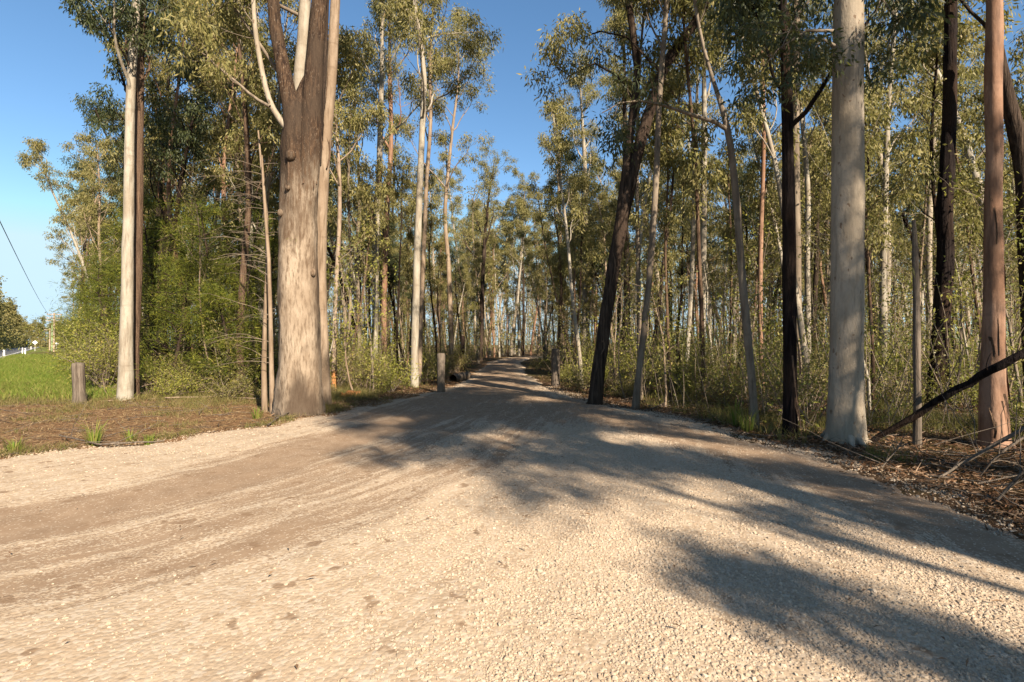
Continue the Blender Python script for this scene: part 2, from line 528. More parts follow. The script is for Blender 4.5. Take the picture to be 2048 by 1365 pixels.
def height(x, y):
    x, y = np.asarray(x, float), np.asarray(y, float)
    P = np.stack([x.ravel(), y.ravel()], 1)
    sd = poly_sd(P, ROAD).reshape(x.shape)
    n = P @ HW_N
    n = n.reshape(x.shape)
    amp = 0.05 * smooth(0.0, 1.5, -sd)
    hw = smooth(1.0, -2.5, n)
    h = -0.025 + amp * 0.7 * bumps(x, y) - 0.09 * smooth(0, 0.9, sd)
    return h * (1 - hw) - 0.05 * hw
def hz(x, y):
    return float(height(np.array([x]), np.array([y]))[0])

def sheet(name, xs, ys, zf, mat, attrs=None, keep=None):
    X, Y = np.meshgrid(xs, ys)
    Z = zf(X, Y)
    nx = len(xs)
    i = np.arange(len(ys) - 1)[:, None] * nx + np.arange(nx - 1)[None]
    q = np.stack([i, i + 1, i + nx + 1, i + nx], -1).reshape(-1, 4)
    if keep is not None:
        k = keep(X, Y).ravel()
        q = q[k[q].any(1)]
    used = np.unique(q)
    re = np.full(X.size, -1)
    re[used] = np.arange(len(used))
    mb = MB()
    V = np.stack([X, Y, Z], -1).reshape(-1, 3)[used]
    mb.add(V, re[q], 0)
    o = mb.build(name, [mat])
    tag(o, kind='structure')
    for k, fn in (attrs or {}).items():
        a = o.data.attributes.new(k, 'FLOAT', 'POINT')
        a.data.foreach_set('value', fn(V[:, 0], V[:, 1]).astype(np.float32))
    return o

def graded(lo, hi, near_lo, near_hi, step):
    core = list(np.arange(near_lo, near_hi, step))
    s, x, up = step, near_hi, []
    while x < hi:
        up.append(x); s *= 1.13; x += s
    up.append(hi)
    s, x, dn = step, near_lo, []
    while x > lo:
        s *= 1.13; x -= s; dn.append(max(x, lo))
    return np.array(dn[::-1] + core + up)

def meadow(x, y):
    n = x * HW_N[0] + y * HW_N[1]
    return smooth(1.4, -0.4, n) * smooth(14.0, 18.0, y)
def soil(x, y):
    P = np.stack([x, y], 1)
    lft = smooth(-3.4, -4.2, x) * smooth(16.2, 14.2, y) * smooth(5, 6, y)
    strip = smooth(1.0, 0.2, -poly_sd(P, ROAD)) * 0.6 * (x < 0)
    return np.maximum(lft, strip)
sheet('ground', graded(-1500, 1500, -22, 22, 0.25), graded(-300, 2500, -4, 34, 0.25), height, 'ground', {'meadow': meadow, 'soil': soil})

TRACKS_MARGIN = [   # wheel tracks and right-hand strips: line, half width, strength
    ([(-9.5, 2.6), (-4.55, 4.55), (-3.65, 5.55), (-2.88, 9.1), (-1.5, 12.5), (-1.0, 18.2), (-1.2, 30), (-1.2, 47)], 0.62, 0.88),
    ([(-6.5, 0.6), (-3.6, 3.1), (-1.95, 4.3), (-1.24, 5.65), (-0.5, 7.2), (0.25, 10.2), (0.35, 18), (0.0, 30), (-0.2, 47)], 0.45, 0.56),
    ([(-6, 2.2), (-3.0, 4.2), (-2.2, 6.3), (-1.5, 9.0), (-0.6, 12.0)], 0.5, 0.60),
    ([(8, -2), (5.0, 2.2), (4.0, 4.4), (3.9, 6.4), (3.4, 8.4), (2.2, 11), (1.3, 15)], 0.60, 0.80),  # right margin strip; the brown also carries the shade lying there
    ([(3.1, 1.8), (3.4, 3.3), (3.4, 5.5), (2.6, 8.5)], 0.25, 0.45),
]
def dirt_shade(x, y):
    P = np.stack([x, y], 1)
    d = np.zeros(len(x))
    for line, wd, k in TRACKS_MARGIN:
        d = np.maximum(d, k * smooth(wd * 2.2, wd * 0.3, line_d(P, line)))
    d = np.maximum(d, 0.74 * smooth(8, 12.5, y) * smooth(0.1, 1.0, poly_sd(P, ROAD)))  # compacted brown far driveway, browned further for the shade on it
    return d
def chaikin(L, n=3):
    L = np.asarray(L, float)
    for _ in range(n):
        q = np.empty((2 * (len(L) - 1), 2))
        q[0::2] = L[:-1] * 0.75 + L[1:] * 0.25
        q[1::2] = L[:-1] * 0.25 + L[1:] * 0.75
        L = np.vstack([L[:1], q, L[-1:]])
    return L
GUIDE = chaikin([(-40, -6), (-16, -1.0), (-8.5, 1.9), (-4.4, 4.4), (-2.9, 6.6), (-1.9, 9.6), (-1.2, 13), (-0.8, 18.2), (-0.9, 30), (-0.9, 47), (0.4, 62), (5, 73), (15, 82), (40, 94)])
def guide(x, y):
    P = np.stack([x, y], 1)
    best = np.full(len(P), 1e9); ac = np.zeros(len(P)); al = np.zeros(len(P)); s0 = 0.0
    for a, b in zip(GUIDE[:-1], GUIDE[1:]):
        e = b - a; L = np.linalg.norm(e)
        tt = ((P - a) @ e) / (L * L)
        tc = np.clip(tt, 0, 1)
        d = np.linalg.norm(P - a - tc[:, None] * e, axis=1)
        m = d < best
        sg = np.sign(e[0] * (P[:, 1] - a[1]) - e[1] * (P[:, 0] - a[0]))
        best[m] = d[m]; ac[m] = (d * sg)[m]; al[m] = (s0 + tc * L)[m]
        s0 += L
    return ac, al
def edge_noise(x, y):
    return 0.16 * np.sin(x * 2.1 + y * 1.3) * np.sin(y * 1.7 - x) + 0.08 * np.sin(x * 6.1 + 1.0) * np.sin(y * 5.3) + 0.07 * np.sin(x * 13 + y * 11) * np.sin(y * 9.0 - x * 4.0) + 0.05 * np.sin(x * 23 - y * 19)
def road_sd(x, y):
    x, y = np.asarray(x, float), np.asarray(y, float)
    return poly_sd(np.stack([x.ravel(), y.ravel()], 1), ROAD).reshape(x.shape) + edge_noise(x, y) * np.clip(np.abs(y) / 8, 0.6, 1.2)
def road_z(x, y):
    sd = road_sd(x, y)
    d = dirt_shade(x.ravel(), y.ravel()).reshape(x.shape)
    r = 0.006 * np.sin(x * 7.1 + y * 3.3) * np.sin(y * 6.3 - x * 2.2) + 0.01 * np.sin(x * 1.9 + y * 2.6)
    z = -0.17 + 0.17 * smooth(-0.45, 0.35, sd) - 0.022 * d + r
    crown = 0.05 * smooth(0, 1.5, sd) * smooth(11, 16, y)
    return z + crown
rk = lambda x, y: road_sd(x, y) > -0.5
sheet('gravel_road', np.concatenate([graded(-42, 42, -9, 7, 0.07)]), np.concatenate([np.arange(-14, 1.4, 0.4), np.arange(1.4, 16, 0.07), np.arange(16, 40, 0.2), np.arange(40, 97, 0.5)]), road_z, 'gravel', {'dirt_shade': dirt_shade, 'across': lambda x, y: guide(x, y)[0], 'along': lambda x, y: guide(x, y)[1]}, rk)
def rz_(x, y):
    return road_z(np.asarray(x, float), np.asarray(y, float))

# highway beyond the verge
def strip_sheet(n0, n1, t0, t1, z, mats, name, parent=None, dash=None):
    mb = MB()
    segs = [(t0, t1)] if not dash else [(t, t + dash[0]) for t in np.arange(t0, t1, dash[1])]
    for a, b in segs:
        ts = np.arange(a, b + 0.01, max((b - a) / 40, 0.5)) if b - a > 20 else np.array([a, b])
        for u0, u1 in zip(ts[:-1], ts[1:]):
            q = [HW_D * u0 + HW_N * n0, HW_D * u0 + HW_N * n1, HW_D * u1 + HW_N * n1, HW_D * u1 + HW_N * n0]
            mb.add([(*p, z) for p in q], [[0, 1, 2, 3]], smooth=False)
    return mb.build(name, mats, parent)
hwy = strip_sheet(-3.9, -12.2, -60, 900, 0.0, ['tar'], 'highway')
tag(hwy, kind='structure')
strip_sheet(-4.45, -4.6, -60, 900, 0.006, ['paint'], 'edge_line', hwy)
strip_sheet(-11.5, -11.65, -60, 900, 0.006, ['paint'], 'edge_line', hwy)
strip_sheet(-8.0, -8.12, -60, 900, 0.006, ['paint'], 'centre_line', hwy)

# ------------------------------------------------------------------ tree growing
def spine(rng, p, d, L, n, wander, up):
    pts = [np.asarray(p, float)]
    d = np.asarray(d, float)
    for k in range(n):
        d = d + rng.normal(0, wander, 3) + np.array([0, 0, up])
        d /= np.linalg.norm(d)
        pts.append(pts[-1] + d * L / n)
    return np.array(pts), d
def interp(path, t):
    n = len(path) - 1
    k = min(int(t * n), n - 1)
    f = t * n - k
    d = path[k + 1] - path[k]
    return path[k] * (1 - f) + path[k + 1] * f, d / (np.linalg.norm(d) + 1e-9)
def dirn(rng, base, ang, az):
    base = base / np.linalg.norm(base)
    ref = np.array([0, 0, 1.0]) if abs(base[2]) < 0.9 else np.array([1.0, 0, 0])
    u = np.cross(base, ref); u /= np.linalg.norm(u)
    v = np.cross(base, u)
    return base * math.cos(ang) + (u * math.cos(az) + v * math.sin(az)) * math.sin(ang)

def limb_foliage(rng, crown, path, r0, L, nsub, ntw, cl, start=0.42, ang=(0.45, 1.05), up=0.10, keep_low=True):
    """sub-branches and twigs of one limb into the crown mesh; returns nothing, fills cl with clump centres"""
    for i in range(nsub):
        t = start + (1 - start) * (i + rng.uniform(0, 1)) / nsub
        p, d = interp(path, t)
        l2 = L * rng.uniform(0.32, 0.55) * (1.15 - 0.5 * t)
        sp, dd = spine(rng, p, dirn(rng, d, rng.uniform(*ang), rng.uniform(0, 6.28)), l2, 4, 0.22, up)
        rr = r0 * (1 - 0.6 * t) * 0.42
        rr = max(rr, 0.009)
        crown.tube(sp, np.linspace(rr, rr * 0.4, 5), 4, 0, cap=False)
        for k in range(ntw):
            tt = rng.uniform(0.6, 1.0)
            p3, d3 = interp(sp, tt)
            l3 = rng.uniform(0.3, 0.8) * max(0.4, l2 * 0.33)
            tp, _ = spine(rng, p3, dirn(rng, d3, rng.uniform(0.4, 1.0), rng.uniform(0, 6.28)), l3, 2, 0.25, 0.02)
            crown.tube(tp, np.linspace(rr * 0.35, rr * 0.15, 3), 3, 0, cap=False)
            cl.append(tp[-1] - np.array([0, 0, 0.08]))
        cl.append(sp[-1])

def tree_parts(rng, path, rad, crown_z, nlimb, limb_L, nsub=6, ntw=5, leaf=(0.18, 0.042), nleaf=24, cR=0.29, sides=10, wob=0.05, limb_up=0.13, limb_ang=(0.45, 0.9), flute=0.0, tint=(0, 1), droop=1.0, az0=None, limb_r=0.42):
    """trunk, limbs and crown of one eucalypt as three MBs, in the coordinates of PATH"""
    path = np.asarray(path, float)
    rad = np.asarray(rad, float)
    trunk, limbs, crown = MB(), [], MB()
    # resample
    L = np.concatenate([[0], np.cumsum(np.linalg.norm(np.diff(path, axis=0), axis=1))])
    m = max(8, int(L[-1] / (0.3 if wob > 0.03 and sides >= 12 else 0.8)))
    s = np.linspace(0, L[-1], m)
    # smooth interpolation through the given points
    pp = np.stack([np.interp(s, L, path[:, k]) for k in range(3)], 1)
    ker = max(1, int(m * 0.03)) * 2 + 1
    pad = np.pad(pp, ((ker // 2, ker // 2), (0, 0)), mode='edge')
    sm = np.stack([np.convolve(pad[:, k], np.ones(ker) / ker, 'valid') for k in range(3)], 1)
    sm[0], sm[-1] = pp[0], pp[-1]
    rr = np.interp(s, L, rad)
    trunk.tube(sm, rr, sides, 0, wob, int(rng.integers(1e6)), flute=flute)
    top = sm[-1][2]
    cl = []
    az = rng.uniform(0, 6.28) if az0 is None else az0
    zs = np.linspace(crown_z, top, nlimb + 1)[:nlimb] + rng.uniform(0, max(0.01, (top - crown_z) / max(nlimb, 1)), nlimb) * 0.8
    for i, z in enumerate(zs):
        k = int(np.argmin(np.abs(sm[:, 2] - z)))
        k = min(max(k, 1), m - 2)
        p, d, r_ = sm[k], sm[k + 1] - sm[k], rr[k]
        az += 2.4 + rng.normal(0, 0.4)
        f = (z - crown_z) / max(top - crown_z, 0.1)
        l1 = limb_L * (1.1 - 0.6 * f) * rng.uniform(0.7, 1.2)
        dd = dirn(rng, np.array([0, 0, 1.0]), rng.uniform(*limb_ang) , az)
        lp, _ = spine(rng, p, dd, l1, 7, 0.17, limb_up)
        r1 = max(0.012, r_ * limb_r * rng.uniform(0.8, 1.2))
        limbs.append((lp, np.linspace(r1, r1 * 0.3, 8)))
        limb_foliage(rng, crown, lp, r1, l1, nsub, ntw, cl)
    limb_foliage(rng, crown, sm[-6:], rr[-6], limb_L * 0.8, nsub, ntw, cl, 0.2)
    crown.leaves(rng, cl, cR, nleaf, leaf[0], leaf[1], 1, droop, tint=tint)
    return trunk, limbs, crown

TREES = []     # every tree, for the labels

def hero(name, cat, label, pts, D, bark, leafm='leaf', H=20.0, top=None, crown_z=11.0, nlimb=9, limb_L=3.6, seed=1, sides=16, wob=0.05, flute=0.0, upper=None, roots=0, ribbons=0, rib_at=(0.1, 0.45), **kw):
    """pts: (px, py, width px) along the trunk at depth D, extended to height H above the frame"""
    rng = np.random.default_rng(seed)
    path = np.array([at(p[0], p[1], D) for p in pts])
    rad = np.array([p[2] / 2 * D / F for p in pts])
    base = path[0].copy(); base[2] = hz(base[0], base[1])
    path[0][2] = base[2] - 0.15
    if path[-1][2] < H:
        d = path[-1] - path[-2]
        d /= np.linalg.norm(d)
        if top is None:
            d = d * 0.5 + np.array([0, 0, 0.5]); d /= np.linalg.norm(d)
        z0 = path[-1][2]
        k = max(2, int((H - z0) / 2.5))
        ext, _ = spine(rng, path[-1], d, (H - z0) / max(d[2], 0.5), k, 0.07, 0.06)
        path = np.vstack([path, ext[1:]])
        rad = np.concatenate([rad, np.linspace(rad[-1], 0.035, k + 1)[1:]])
    rel = path - base
    rt = empty(name, base, label, cat)
    tr, limbs, cr = tree_parts(rng, rel, rad, crown_z, nlimb, limb_L, sides=sides, wob=wob, flute=flute, **kw)
    tr.build('trunk', [bark], rt)
    for lp, lr in limbs:
        b = MB(); b.tube(lp, lr, 7, 0, 0.04, int(rng.integers(1e6)))
        b.build('limb', [upper or bark], rt)
    cr.build('crown', [upper or bark, leafm], rt)
    for k in range(roots):
        a = k * 6.283 / roots + rng.uniform(-0.4, 0.4)
        u = np.array([math.cos(a), math.sin(a), 0])
        r0 = rad[1]
        L = r0 * rng.uniform(0.7, 1.2)
        b = MB()
        b.tube([u * r0 * 0.45 + [0, 0, r0 * 1.3], u * r0 * 0.92 + [0, 0, r0 * 0.45], u * (r0 * 1.0 + L * 0.35) + [0, 0, r0 * 0.10], u * (r0 + L) + [0, 0, -0.06]], np.array([0.16, 0.22, 0.13, 0.04]) * r0, 8, 0, 0.08, k)
        b.build('root', [bark], rt)
    for k in range(ribbons):
        t = rng.uniform(*rib_at)
        i = min(int(t * (len(rel) - 1)), len(rel) - 2)
        p, d = interp(rel, t)
        rr = np.interp(t * (len(rel) - 1), np.arange(len(rad)), rad)
        a = rng.uniform(3.3, 6.1)                      # the sides one can see
        u = np.array([math.cos(a), math.sin(a), 0]); v = np.array([-math.sin(a), math.cos(a), 0])
        L = rng.uniform(0.4, 1.3); wd = rng.uniform(0.012, 0.03); n = 6
        q = np.linspace(0, 1, n)
        c = p + u * (rr * 0.98 + 0.14 * L * q[:, None] ** 1.5 * rng.uniform(0.1, 1.2)) + v * (np.sin(q * rng.uniform(1, 4)) * 0.06)[:, None] - np.array([0, 0, 1.0]) * (q * L)[:, None]
        wv = v * (wd * (1 - 0.5 * q))[:, None] + u * (wd * 0.5 * np.sin(q * 5 + k))[:, None]
        b = MB()
        V = np.stack([c - wv, c + wv], 1).reshape(-1, 3)
        o_ = np.arange(n - 1)[:, None] * 2
        b.add(V, o_ + np.array([0, 1, 3, 2]), 0)
        b.build('bark_strip', ['brown'], rt)
    TREES.append(rt)
    return rt, rel, rng

# left pair of slim pale gums
hero('gum_tree', 'tree', 'tall slim cream-barked gum standing just behind the short grey post', [(251, 800, 31), (252, 720, 24), (254, 560, 21), (256, 400, 18), (258, 200, 16), (266, 40, 15)], 14.7, 'pale', 'leaf_dark', 19, crown_z=8.4, nlimb=10, limb_L=2.7, roots=3, seed=11, nleaf=30)
hero('gum_tree', 'tree', 'shaded twin trunk coloured brown, touching the right side of the slim cream gum', [(269, 792, 20), (269, 700, 16), (273, 560, 18), (274, 400, 18), (276, 220, 16), (278, 60, 14)], 15.3, 'brown', 'leaf_dark', 18, crown_z=7.5, nlimb=9, limb_L=3.0, seed=12, nleaf=26)  # brown bark colour puts this trunk's shadow into its material

# the big old forked tree
big, brel, brng = hero('old_gum_tree', 'tree', 'broad old tree with pale bare lower trunk and dark rough forks above', [(599, 832, 101), (599, 818, 94), (600, 790, 87), (600, 740, 82), (600, 680, 79), (598, 600, 75), (598, 500, 72), (597, 400, 70), (597, 300, 68), (600, 245, 66), (612, 205, 50)], 12.1, 'old', 'leaf', H=9.0, crown_z=50, nlimb=0, limb_L=0.4, nsub=1, ntw=1, nleaf=1, seed=21, roots=0, ribbons=10, rib_at=(0.6, 0.98), sides=40, wob=0.10, flute=0.05)
for ch in list(big.children):
    if ch.name.startswith('crown'):
        bpy.data.objects.remove(ch)
base = np.array(big.location)
crown = MB(); cl = []
def fork(pts, D, bark, sides=16, fol=(5, 5), L=2.8, extra=None, foliage_start=0.62, seed=0, wob=0.05, label=None):
    rng = np.random.default_rng(seed)
    path = np.array([at(a, b, D) for a, b, c in pts]) - base
    rad = np.array([c / 2 * D / F for a, b, c in pts])
    Ls = np.concatenate([[0], np.cumsum(np.linalg.norm(np.diff(path, axis=0), axis=1))])
    s = np.linspace(0, Ls[-1], max(8, int(Ls[-1] / 0.25)))
    pp = np.stack([np.interp(s, Ls, path[:, k]) for k in range(3)], 1)
    pp[1:-1] = (pp[:-2] + pp[1:-1] * 2 + pp[2:]) / 4
    mb = MB(); mb.tube(pp, np.interp(s, Ls, rad), sides, 0, wob, seed)
    o = mb.build('limb', [bark], big)
    if label:
        o['label'] = label
    limb_foliage(rng, crown, pp, rad[-1] * 1.6, L, fol[0], fol[1], cl, foliage_start)
    # larger side boughs high up
    for k in range(extra or 0):
        t = rng.uniform(0.6, 0.95)
        p, d = interp(pp, t)
        lp, _ = spine(rng, p, dirn(rng, np.array([0, 0, 1.0]), rng.uniform(0.5, 1.0), rng.uniform(0, 6.28)), L * 0.9, 7, 0.16, 0.1)
        b = MB(); b.tube(lp, np.linspace(0.07, 0.02, 8), 7, 0, 0.04, k)
        b.build('limb', [bark], big)
        limb_foliage(rng, crown, lp, 0.07, L * 0.9, 5, 4, cl)
    return pp
fork([(590, 260, 44), (582, 215, 36), (570, 165, 30), (558, 100, 26), (547, 40, 24), (540, -60, 22), (528, -220, 17), (505, -420, 8)], 11.95, 'old', seed=1, extra=1, label='brown rough fork leaning left')
fork([(602, 250, 40), (597, 190, 28), (599, 140, 25), (604, 90, 24), (607, 30, 22), (612, -80, 20), (618, -260, 14), (622, -440, 7)], 12.2, 'pale', seed=2, extra=2, label='pale middle fork')
fork([(604, 500, 24), (611, 420, 34), (618, 330, 42), (621, 250, 42), (624, 180, 38), (629, 110, 33), (636, 20, 30), (645, -100, 26), (652, -260, 17), (668, -460, 8)], 11.95, 'old', seed=3, extra=1, label='thick brown fork running up the right side')
fork([(632, 330, 18), (634, 240, 22), (640, 160, 22), (644, 60, 20), (650, -60, 18), (664, -300, 9)], 12.25, 'iron', seed=4, extra=1, label='dark shaded fork at the back')
fork([(572, 255, 14), (557, 238, 12), (540, 212, 11), (527, 165, 10), (518, 120, 10), (508, 60, 9), (503, -20, 8), (490, -160, 5)], 11.9, 'white', 10, (7, 5), 2.6, seed=5, foliage_start=0.45, label='slender bone-white limb bending up on the left')
fork([(538, 212, 7), (515, 200, 6), (496, 188, 6), (472, 160, 5), (440, 140, 5), (405, 105, 4), (380, 85, 3)], 11.8, 'grey', 7, (6, 5), 2.0, seed=6, foliage_start=0.3)
fork([(560, 150, 8), (540, 120, 7), (500, 60, 6), (470, 20, 5), (440, -30, 4)], 12.3, 'grey', 7, (7, 5), 2.2, seed=7, foliage_start=0.35)
fork([(600, 30, 8), (560, 10, 7), (500, -20, 6), (450, 0, 4), (420, 30, 3)], 12.3, 'grey', 7, (7, 5), 2.0, seed=8, foliage_start=0.3)
crown.leaves(brng, cl, 0.28, 22, 0.17, 0.038, 1, 1.0)
crown.build('crown', ['grey', 'leaf'], big)
for (px, py, r_, sq) in ((596, 324, 0.115, 1.2), (590, 386, 0.06, 1.0), (571, 432, 0.06, 1.4), (632, 548, 0.07, 1.4)):
    mb = MB()
    c = at(px, py, 12.1) - base
    a0 = (px - 598) / 38.0
    c[1] -= 0.40 * math.sqrt(max(0.05, 1 - min(1, a0 * a0)))
    th = np.linspace(0.05, 3.09, 7)
    mb.tube(np.stack([np.full(7, c[0]), c[1] - 0.02 + 0 * th, c[2] - np.cos(th) * r_ * sq], 1), np.sin(th) * r_ + 0.004, 10, 0, 0.12, int(px))
    mb.build('burl', ['old'], big)
hero('gum_tree', 'tree', 'smooth cream leaning trunk close behind the right side of the broad old tree', [(652, 770, 24), (646, 680, 21), (641, 560, 21), (640, 440, 25), (646, 330, 24), (653, 250, 22), (662, 150, 20), (666, 60, 20), (672, -60, 18)], 13.6, 'tan', 'leaf', 20, crown_z=11.5, nlimb=8, limb_L=3.2, ribbons=4, rib_at=(0.4, 0.62), seed=23, sides=14)

# middle left trunks
hero('gum_tree', 'tree', 'straight grey trunk beside the driveway, forking high into slim tan limbs', [(829, 775, 18), (829, 700, 15), (832, 600, 15), (834, 500, 14), (838, 400, 14), (843, 280, 12), (848, 160, 11), (842, 90, 9), (830, 20, 8)], 19.8, 'pale', 'leaf', 19.5, crown_z=9.5, nlimb=10, limb_L=3.0, seed=31, sides=12, nleaf=30)
hero('gum_tree', 'tree', 'thin pale stem right behind the straight grey trunk, one limb reaching over the sky gap', [(838, 765, 10), (842, 620, 9), (848, 480, 9), (853, 350, 8), (863, 230, 7), (858, 140, 6)], 21.5, 'tan', 'leaf', 16, crown_z=9.8, nlimb=8, limb_L=3.4, seed=32, sides=10)
hero('gum_tree', 'tree', 'slightly bent pale trunk halfway between the old tree and the driveway', [(748, 745, 15), (749, 680, 13), (752, 600, 12), (750, 500, 13), (757, 380, 12), (760, 250, 11)], 26.0, 'pale', 'leaf', 21, crown_z=12, nlimb=10, limb_L=3.2, seed=33, sides=10)
hero('gum_tree', 'tree', 'reddish brown trunk just right of the slightly bent pale trunk', [(769, 735, 12), (767, 650, 11), (769, 560, 11), (772, 430, 11), (782, 300, 9), (780, 180, 8)], 29, 'red', 'leaf', 22, crown_z=12, nlimb=10, limb_L=3.2, seed=34, sides=10)
hero('gum_tree', 'tree', 'crooked grey stem with kinks left of the slightly bent pale trunk', [(717, 745, 9), (719, 660, 8), (714, 560, 8), (712, 500, 8), (720, 420, 7), (716, 330, 6)], 26, 'grey', 'leaf', 17, crown_z=7, nlimb=11, limb_L=2.6, seed=35, sides=8)
hero('gum_tree', 'tree', 'thin two-tone trunk with orange foot right of the broad old tree', [(669, 782, 12), (669, 740, 11), (667, 680, 9), (672, 560, 9), (680, 440, 8), (678, 330, 7)], 17.8, 'footed', 'leaf', 12.5, crown_z=6.5, nlimb=8, limb_L=2.2, seed=36, sides=9, upper='tan')
hero('gum_tree', 'tree', 'pink-barked crooked tree left of the driveway with a bright sunlit fork', [(902, 745, 11), (903, 660, 10), (899, 590, 10), (897, 520, 9), (888, 440, 8), (896, 340, 7)], 30, 'tan', 'leaf', 20, crown_z=10, nlimb=11, limb_L=3.4, seed=37, sides=9)
hero('ironbark_tree', 'tree', 'dark spreading tree beside the bend at the far end of the driveway', [(962, 715, 8), (964, 640, 8), (965, 560, 8), (968, 500, 7), (972, 440, 5)], 52, 'iron', 'leaf', 20, crown_z=9, nlimb=12, limb_L=5.0, seed=38, sides=8)

# right side, from the driveway outwards
lean, lrel, lrng = hero('ironbark_tree', 'tree', 'dark furrowed tree leaning right over the driveway edge, splitting in two', [(1188, 806, 33), (1194, 770, 26), (1202, 700, 25), (1214, 620, 25), (1230, 520, 25), (1246, 430, 27), (1262, 360, 25), (1282, 280, 23), (1306, 205, 21), (1322, 150, 20), (1345, 105, 19), (1392, 45, 17), (1425, -15, 14), (1450, -90, 11), (1475, -200, 7)], 13.9, 'iron', 'leaf', 13.0, crown_z=10.4, nlimb=3, limb_L=2.4, roots=4, ribbons=5, seed=41, sides=18, wob=0.06, flute=0.05)
b = MB()
fp = np.array([at(a_, c_, 13.9) for a_, c_ in ((1242, 430), (1246, 390), (1254, 330), (1262, 260), (1272, 190), (1275, 130), (1268, 70), (1258, 0), (1252, -90), (1256, -260), (1250, -420))]) - np.array(lean.location)
b.tube(fp, np.array([20, 19, 17, 16, 15, 14, 14, 13, 11, 8, 4]) / 2 * 13.9 / F, 14, 0, 0.06, 4)
o = b.build('limb', ['iron'], lean)
o['label'] = 'second dark stem rising straight from the split'
b = MB(); cl = []
for i in range(2):
    t = 0.86 + 0.06 * i
    p, d = interp(fp, min(t, 0.99))
    lp, _ = spine(lrng, p, dirn(lrng, np.array([0, 0, 1.0]), lrng.uniform(0.7, 1.2), i * 2.4), lrng.uniform(1.8, 3.0), 7, 0.17, 0.06)
    b.tube(lp, np.linspace(0.035, 0.012, 8), 5, 0)
    limb_foliage(lrng, b, lp, 0.035, 2.6, 5, 4, cl)
for ps in ([(1330, 150), (1300, 120), (1255, 72), (1200, 60), (1150, 80)], [(1268, 200), (1235, 150), (1190, 125), (1140, 150), (1110, 130)]):
    lp = np.array([at(a_, c_, 13.6) for a_, c_ in ps]) - np.array(lean.location)
    b.tube(lp, np.linspace(0.04, 0.012, len(lp)), 5, 0)
    limb_foliage(lrng, b, lp, 0.04, 2.4, 7, 5, cl)
b.leaves(lrng, cl, 0.28, 26, 0.17, 0.038, 1, 1.0)
b.build('crown', ['iron', 'leaf'], lean)
hero('gum_tree', 'tree', 'slender grey tree leaning right, crossing in front of the dark split tree', [(1270, 818, 18), (1275, 770, 14), (1286, 680, 13), (1299, 560, 12), (1308, 440, 12), (1315, 320, 12), (1318, 220, 11), (1325, 130, 11), (1332, 40, 10)], 13.0, 'grey', 'leaf_dull', 14.0, crown_z=9.0, nlimb=7, limb_L=2.4, seed=42, sides=12)
gb, grel, grng = hero('gum_tree', 'tree', 'thin grey tree leaning left with a long bough reaching towards the driveway', [(1511, 858, 18), (1507, 810, 15), (1500, 720, 15), (1490, 620, 15), (1482, 520, 14), (1474, 400, 14), (1465, 310, 13), (1456, 250, 12), (1440, 195, 9), (1424, 150, 7), (1400, 60, 6)], 10.0, 'grey', 'leaf_dark', 11.0, crown_z=7.6, nlimb=4, limb_L=1.8, seed=43, sides=12)
b = MB()
lp = np.array([at(a_, c_, d_) for a_, c_, d_ in ((1462, 262, 10), (1430, 243, 9.95), (1395, 232, 9.9), (1365, 222, 9.85), (1330, 210, 9.8), (1280, 200, 9.75), (1240, 205, 9.7), (1205, 225, 9.7))]) - np.array(gb.location)
b.tube(lp, np.array([9, 8.5, 7.5, 6.5, 5.5, 4.5, 3, 2]) / 2 * 10 / F, 8, 0, 0.05, 3)
b.build('limb', ['grey'], gb)
cb = MB(); cl = []
limb_foliage(grng, cb, lp, 0.04, 1.8, 6, 4, cl, 0.5)
cb.leaves(grng, cl, 0.3, 22, 0.15, 0.032, 1)
cb.build('foliage', ['grey', 'leaf_dark'], gb)
hero('ironbark_tree', 'tree', 'straight black trunk with hanging dark foliage between thin grey tree and white gum', [(1580, 878, 30), (1580, 820, 26), (1580, 700, 25), (1579, 560, 25), (1578, 420, 24), (1577, 300, 22), (1575, 180, 19), (1572, 80, 17), (1566, -30, 15)], 9.0, 'black', 'leaf_dark', 12.5, crown_z=5.2, nlimb=12, limb_L=2.3, roots=3, ribbons=4, seed=44, sides=16, wob=0.07, limb_ang=(0.8, 1.3), limb_up=0.02, leaf=(0.17, 0.042), nleaf=26)
hero('gum_tree', 'tree', 'grey trunk half hidden behind the straight black trunk', [(1596, 800, 17), (1596, 650, 15), (1594, 450, 15), (1592, 250, 14), (1596, 120, 13)], 15.5, 'grey', 'leaf', 19, crown_z=9, nlimb=9, limb_L=2.8, seed=45, sides=10)
hero('white_gum_tree', 'tree', 'big smooth white gum with small brown spots standing near the gravel edge', [(1688, 886, 76), (1688, 868, 68), (1689, 830, 63), (1691, 740, 60), (1693, 600, 58), (1695, 450, 57), (1697, 300, 56), (1698, 150, 54), (1699, 0, 51), (1702, -150, 48)], 8.5, 'white', 'leaf_dark', 21, crown_z=9.5, nlimb=11, limb_L=4.4, roots=6, seed=46, sides=28, wob=0.03, flute=0.04)
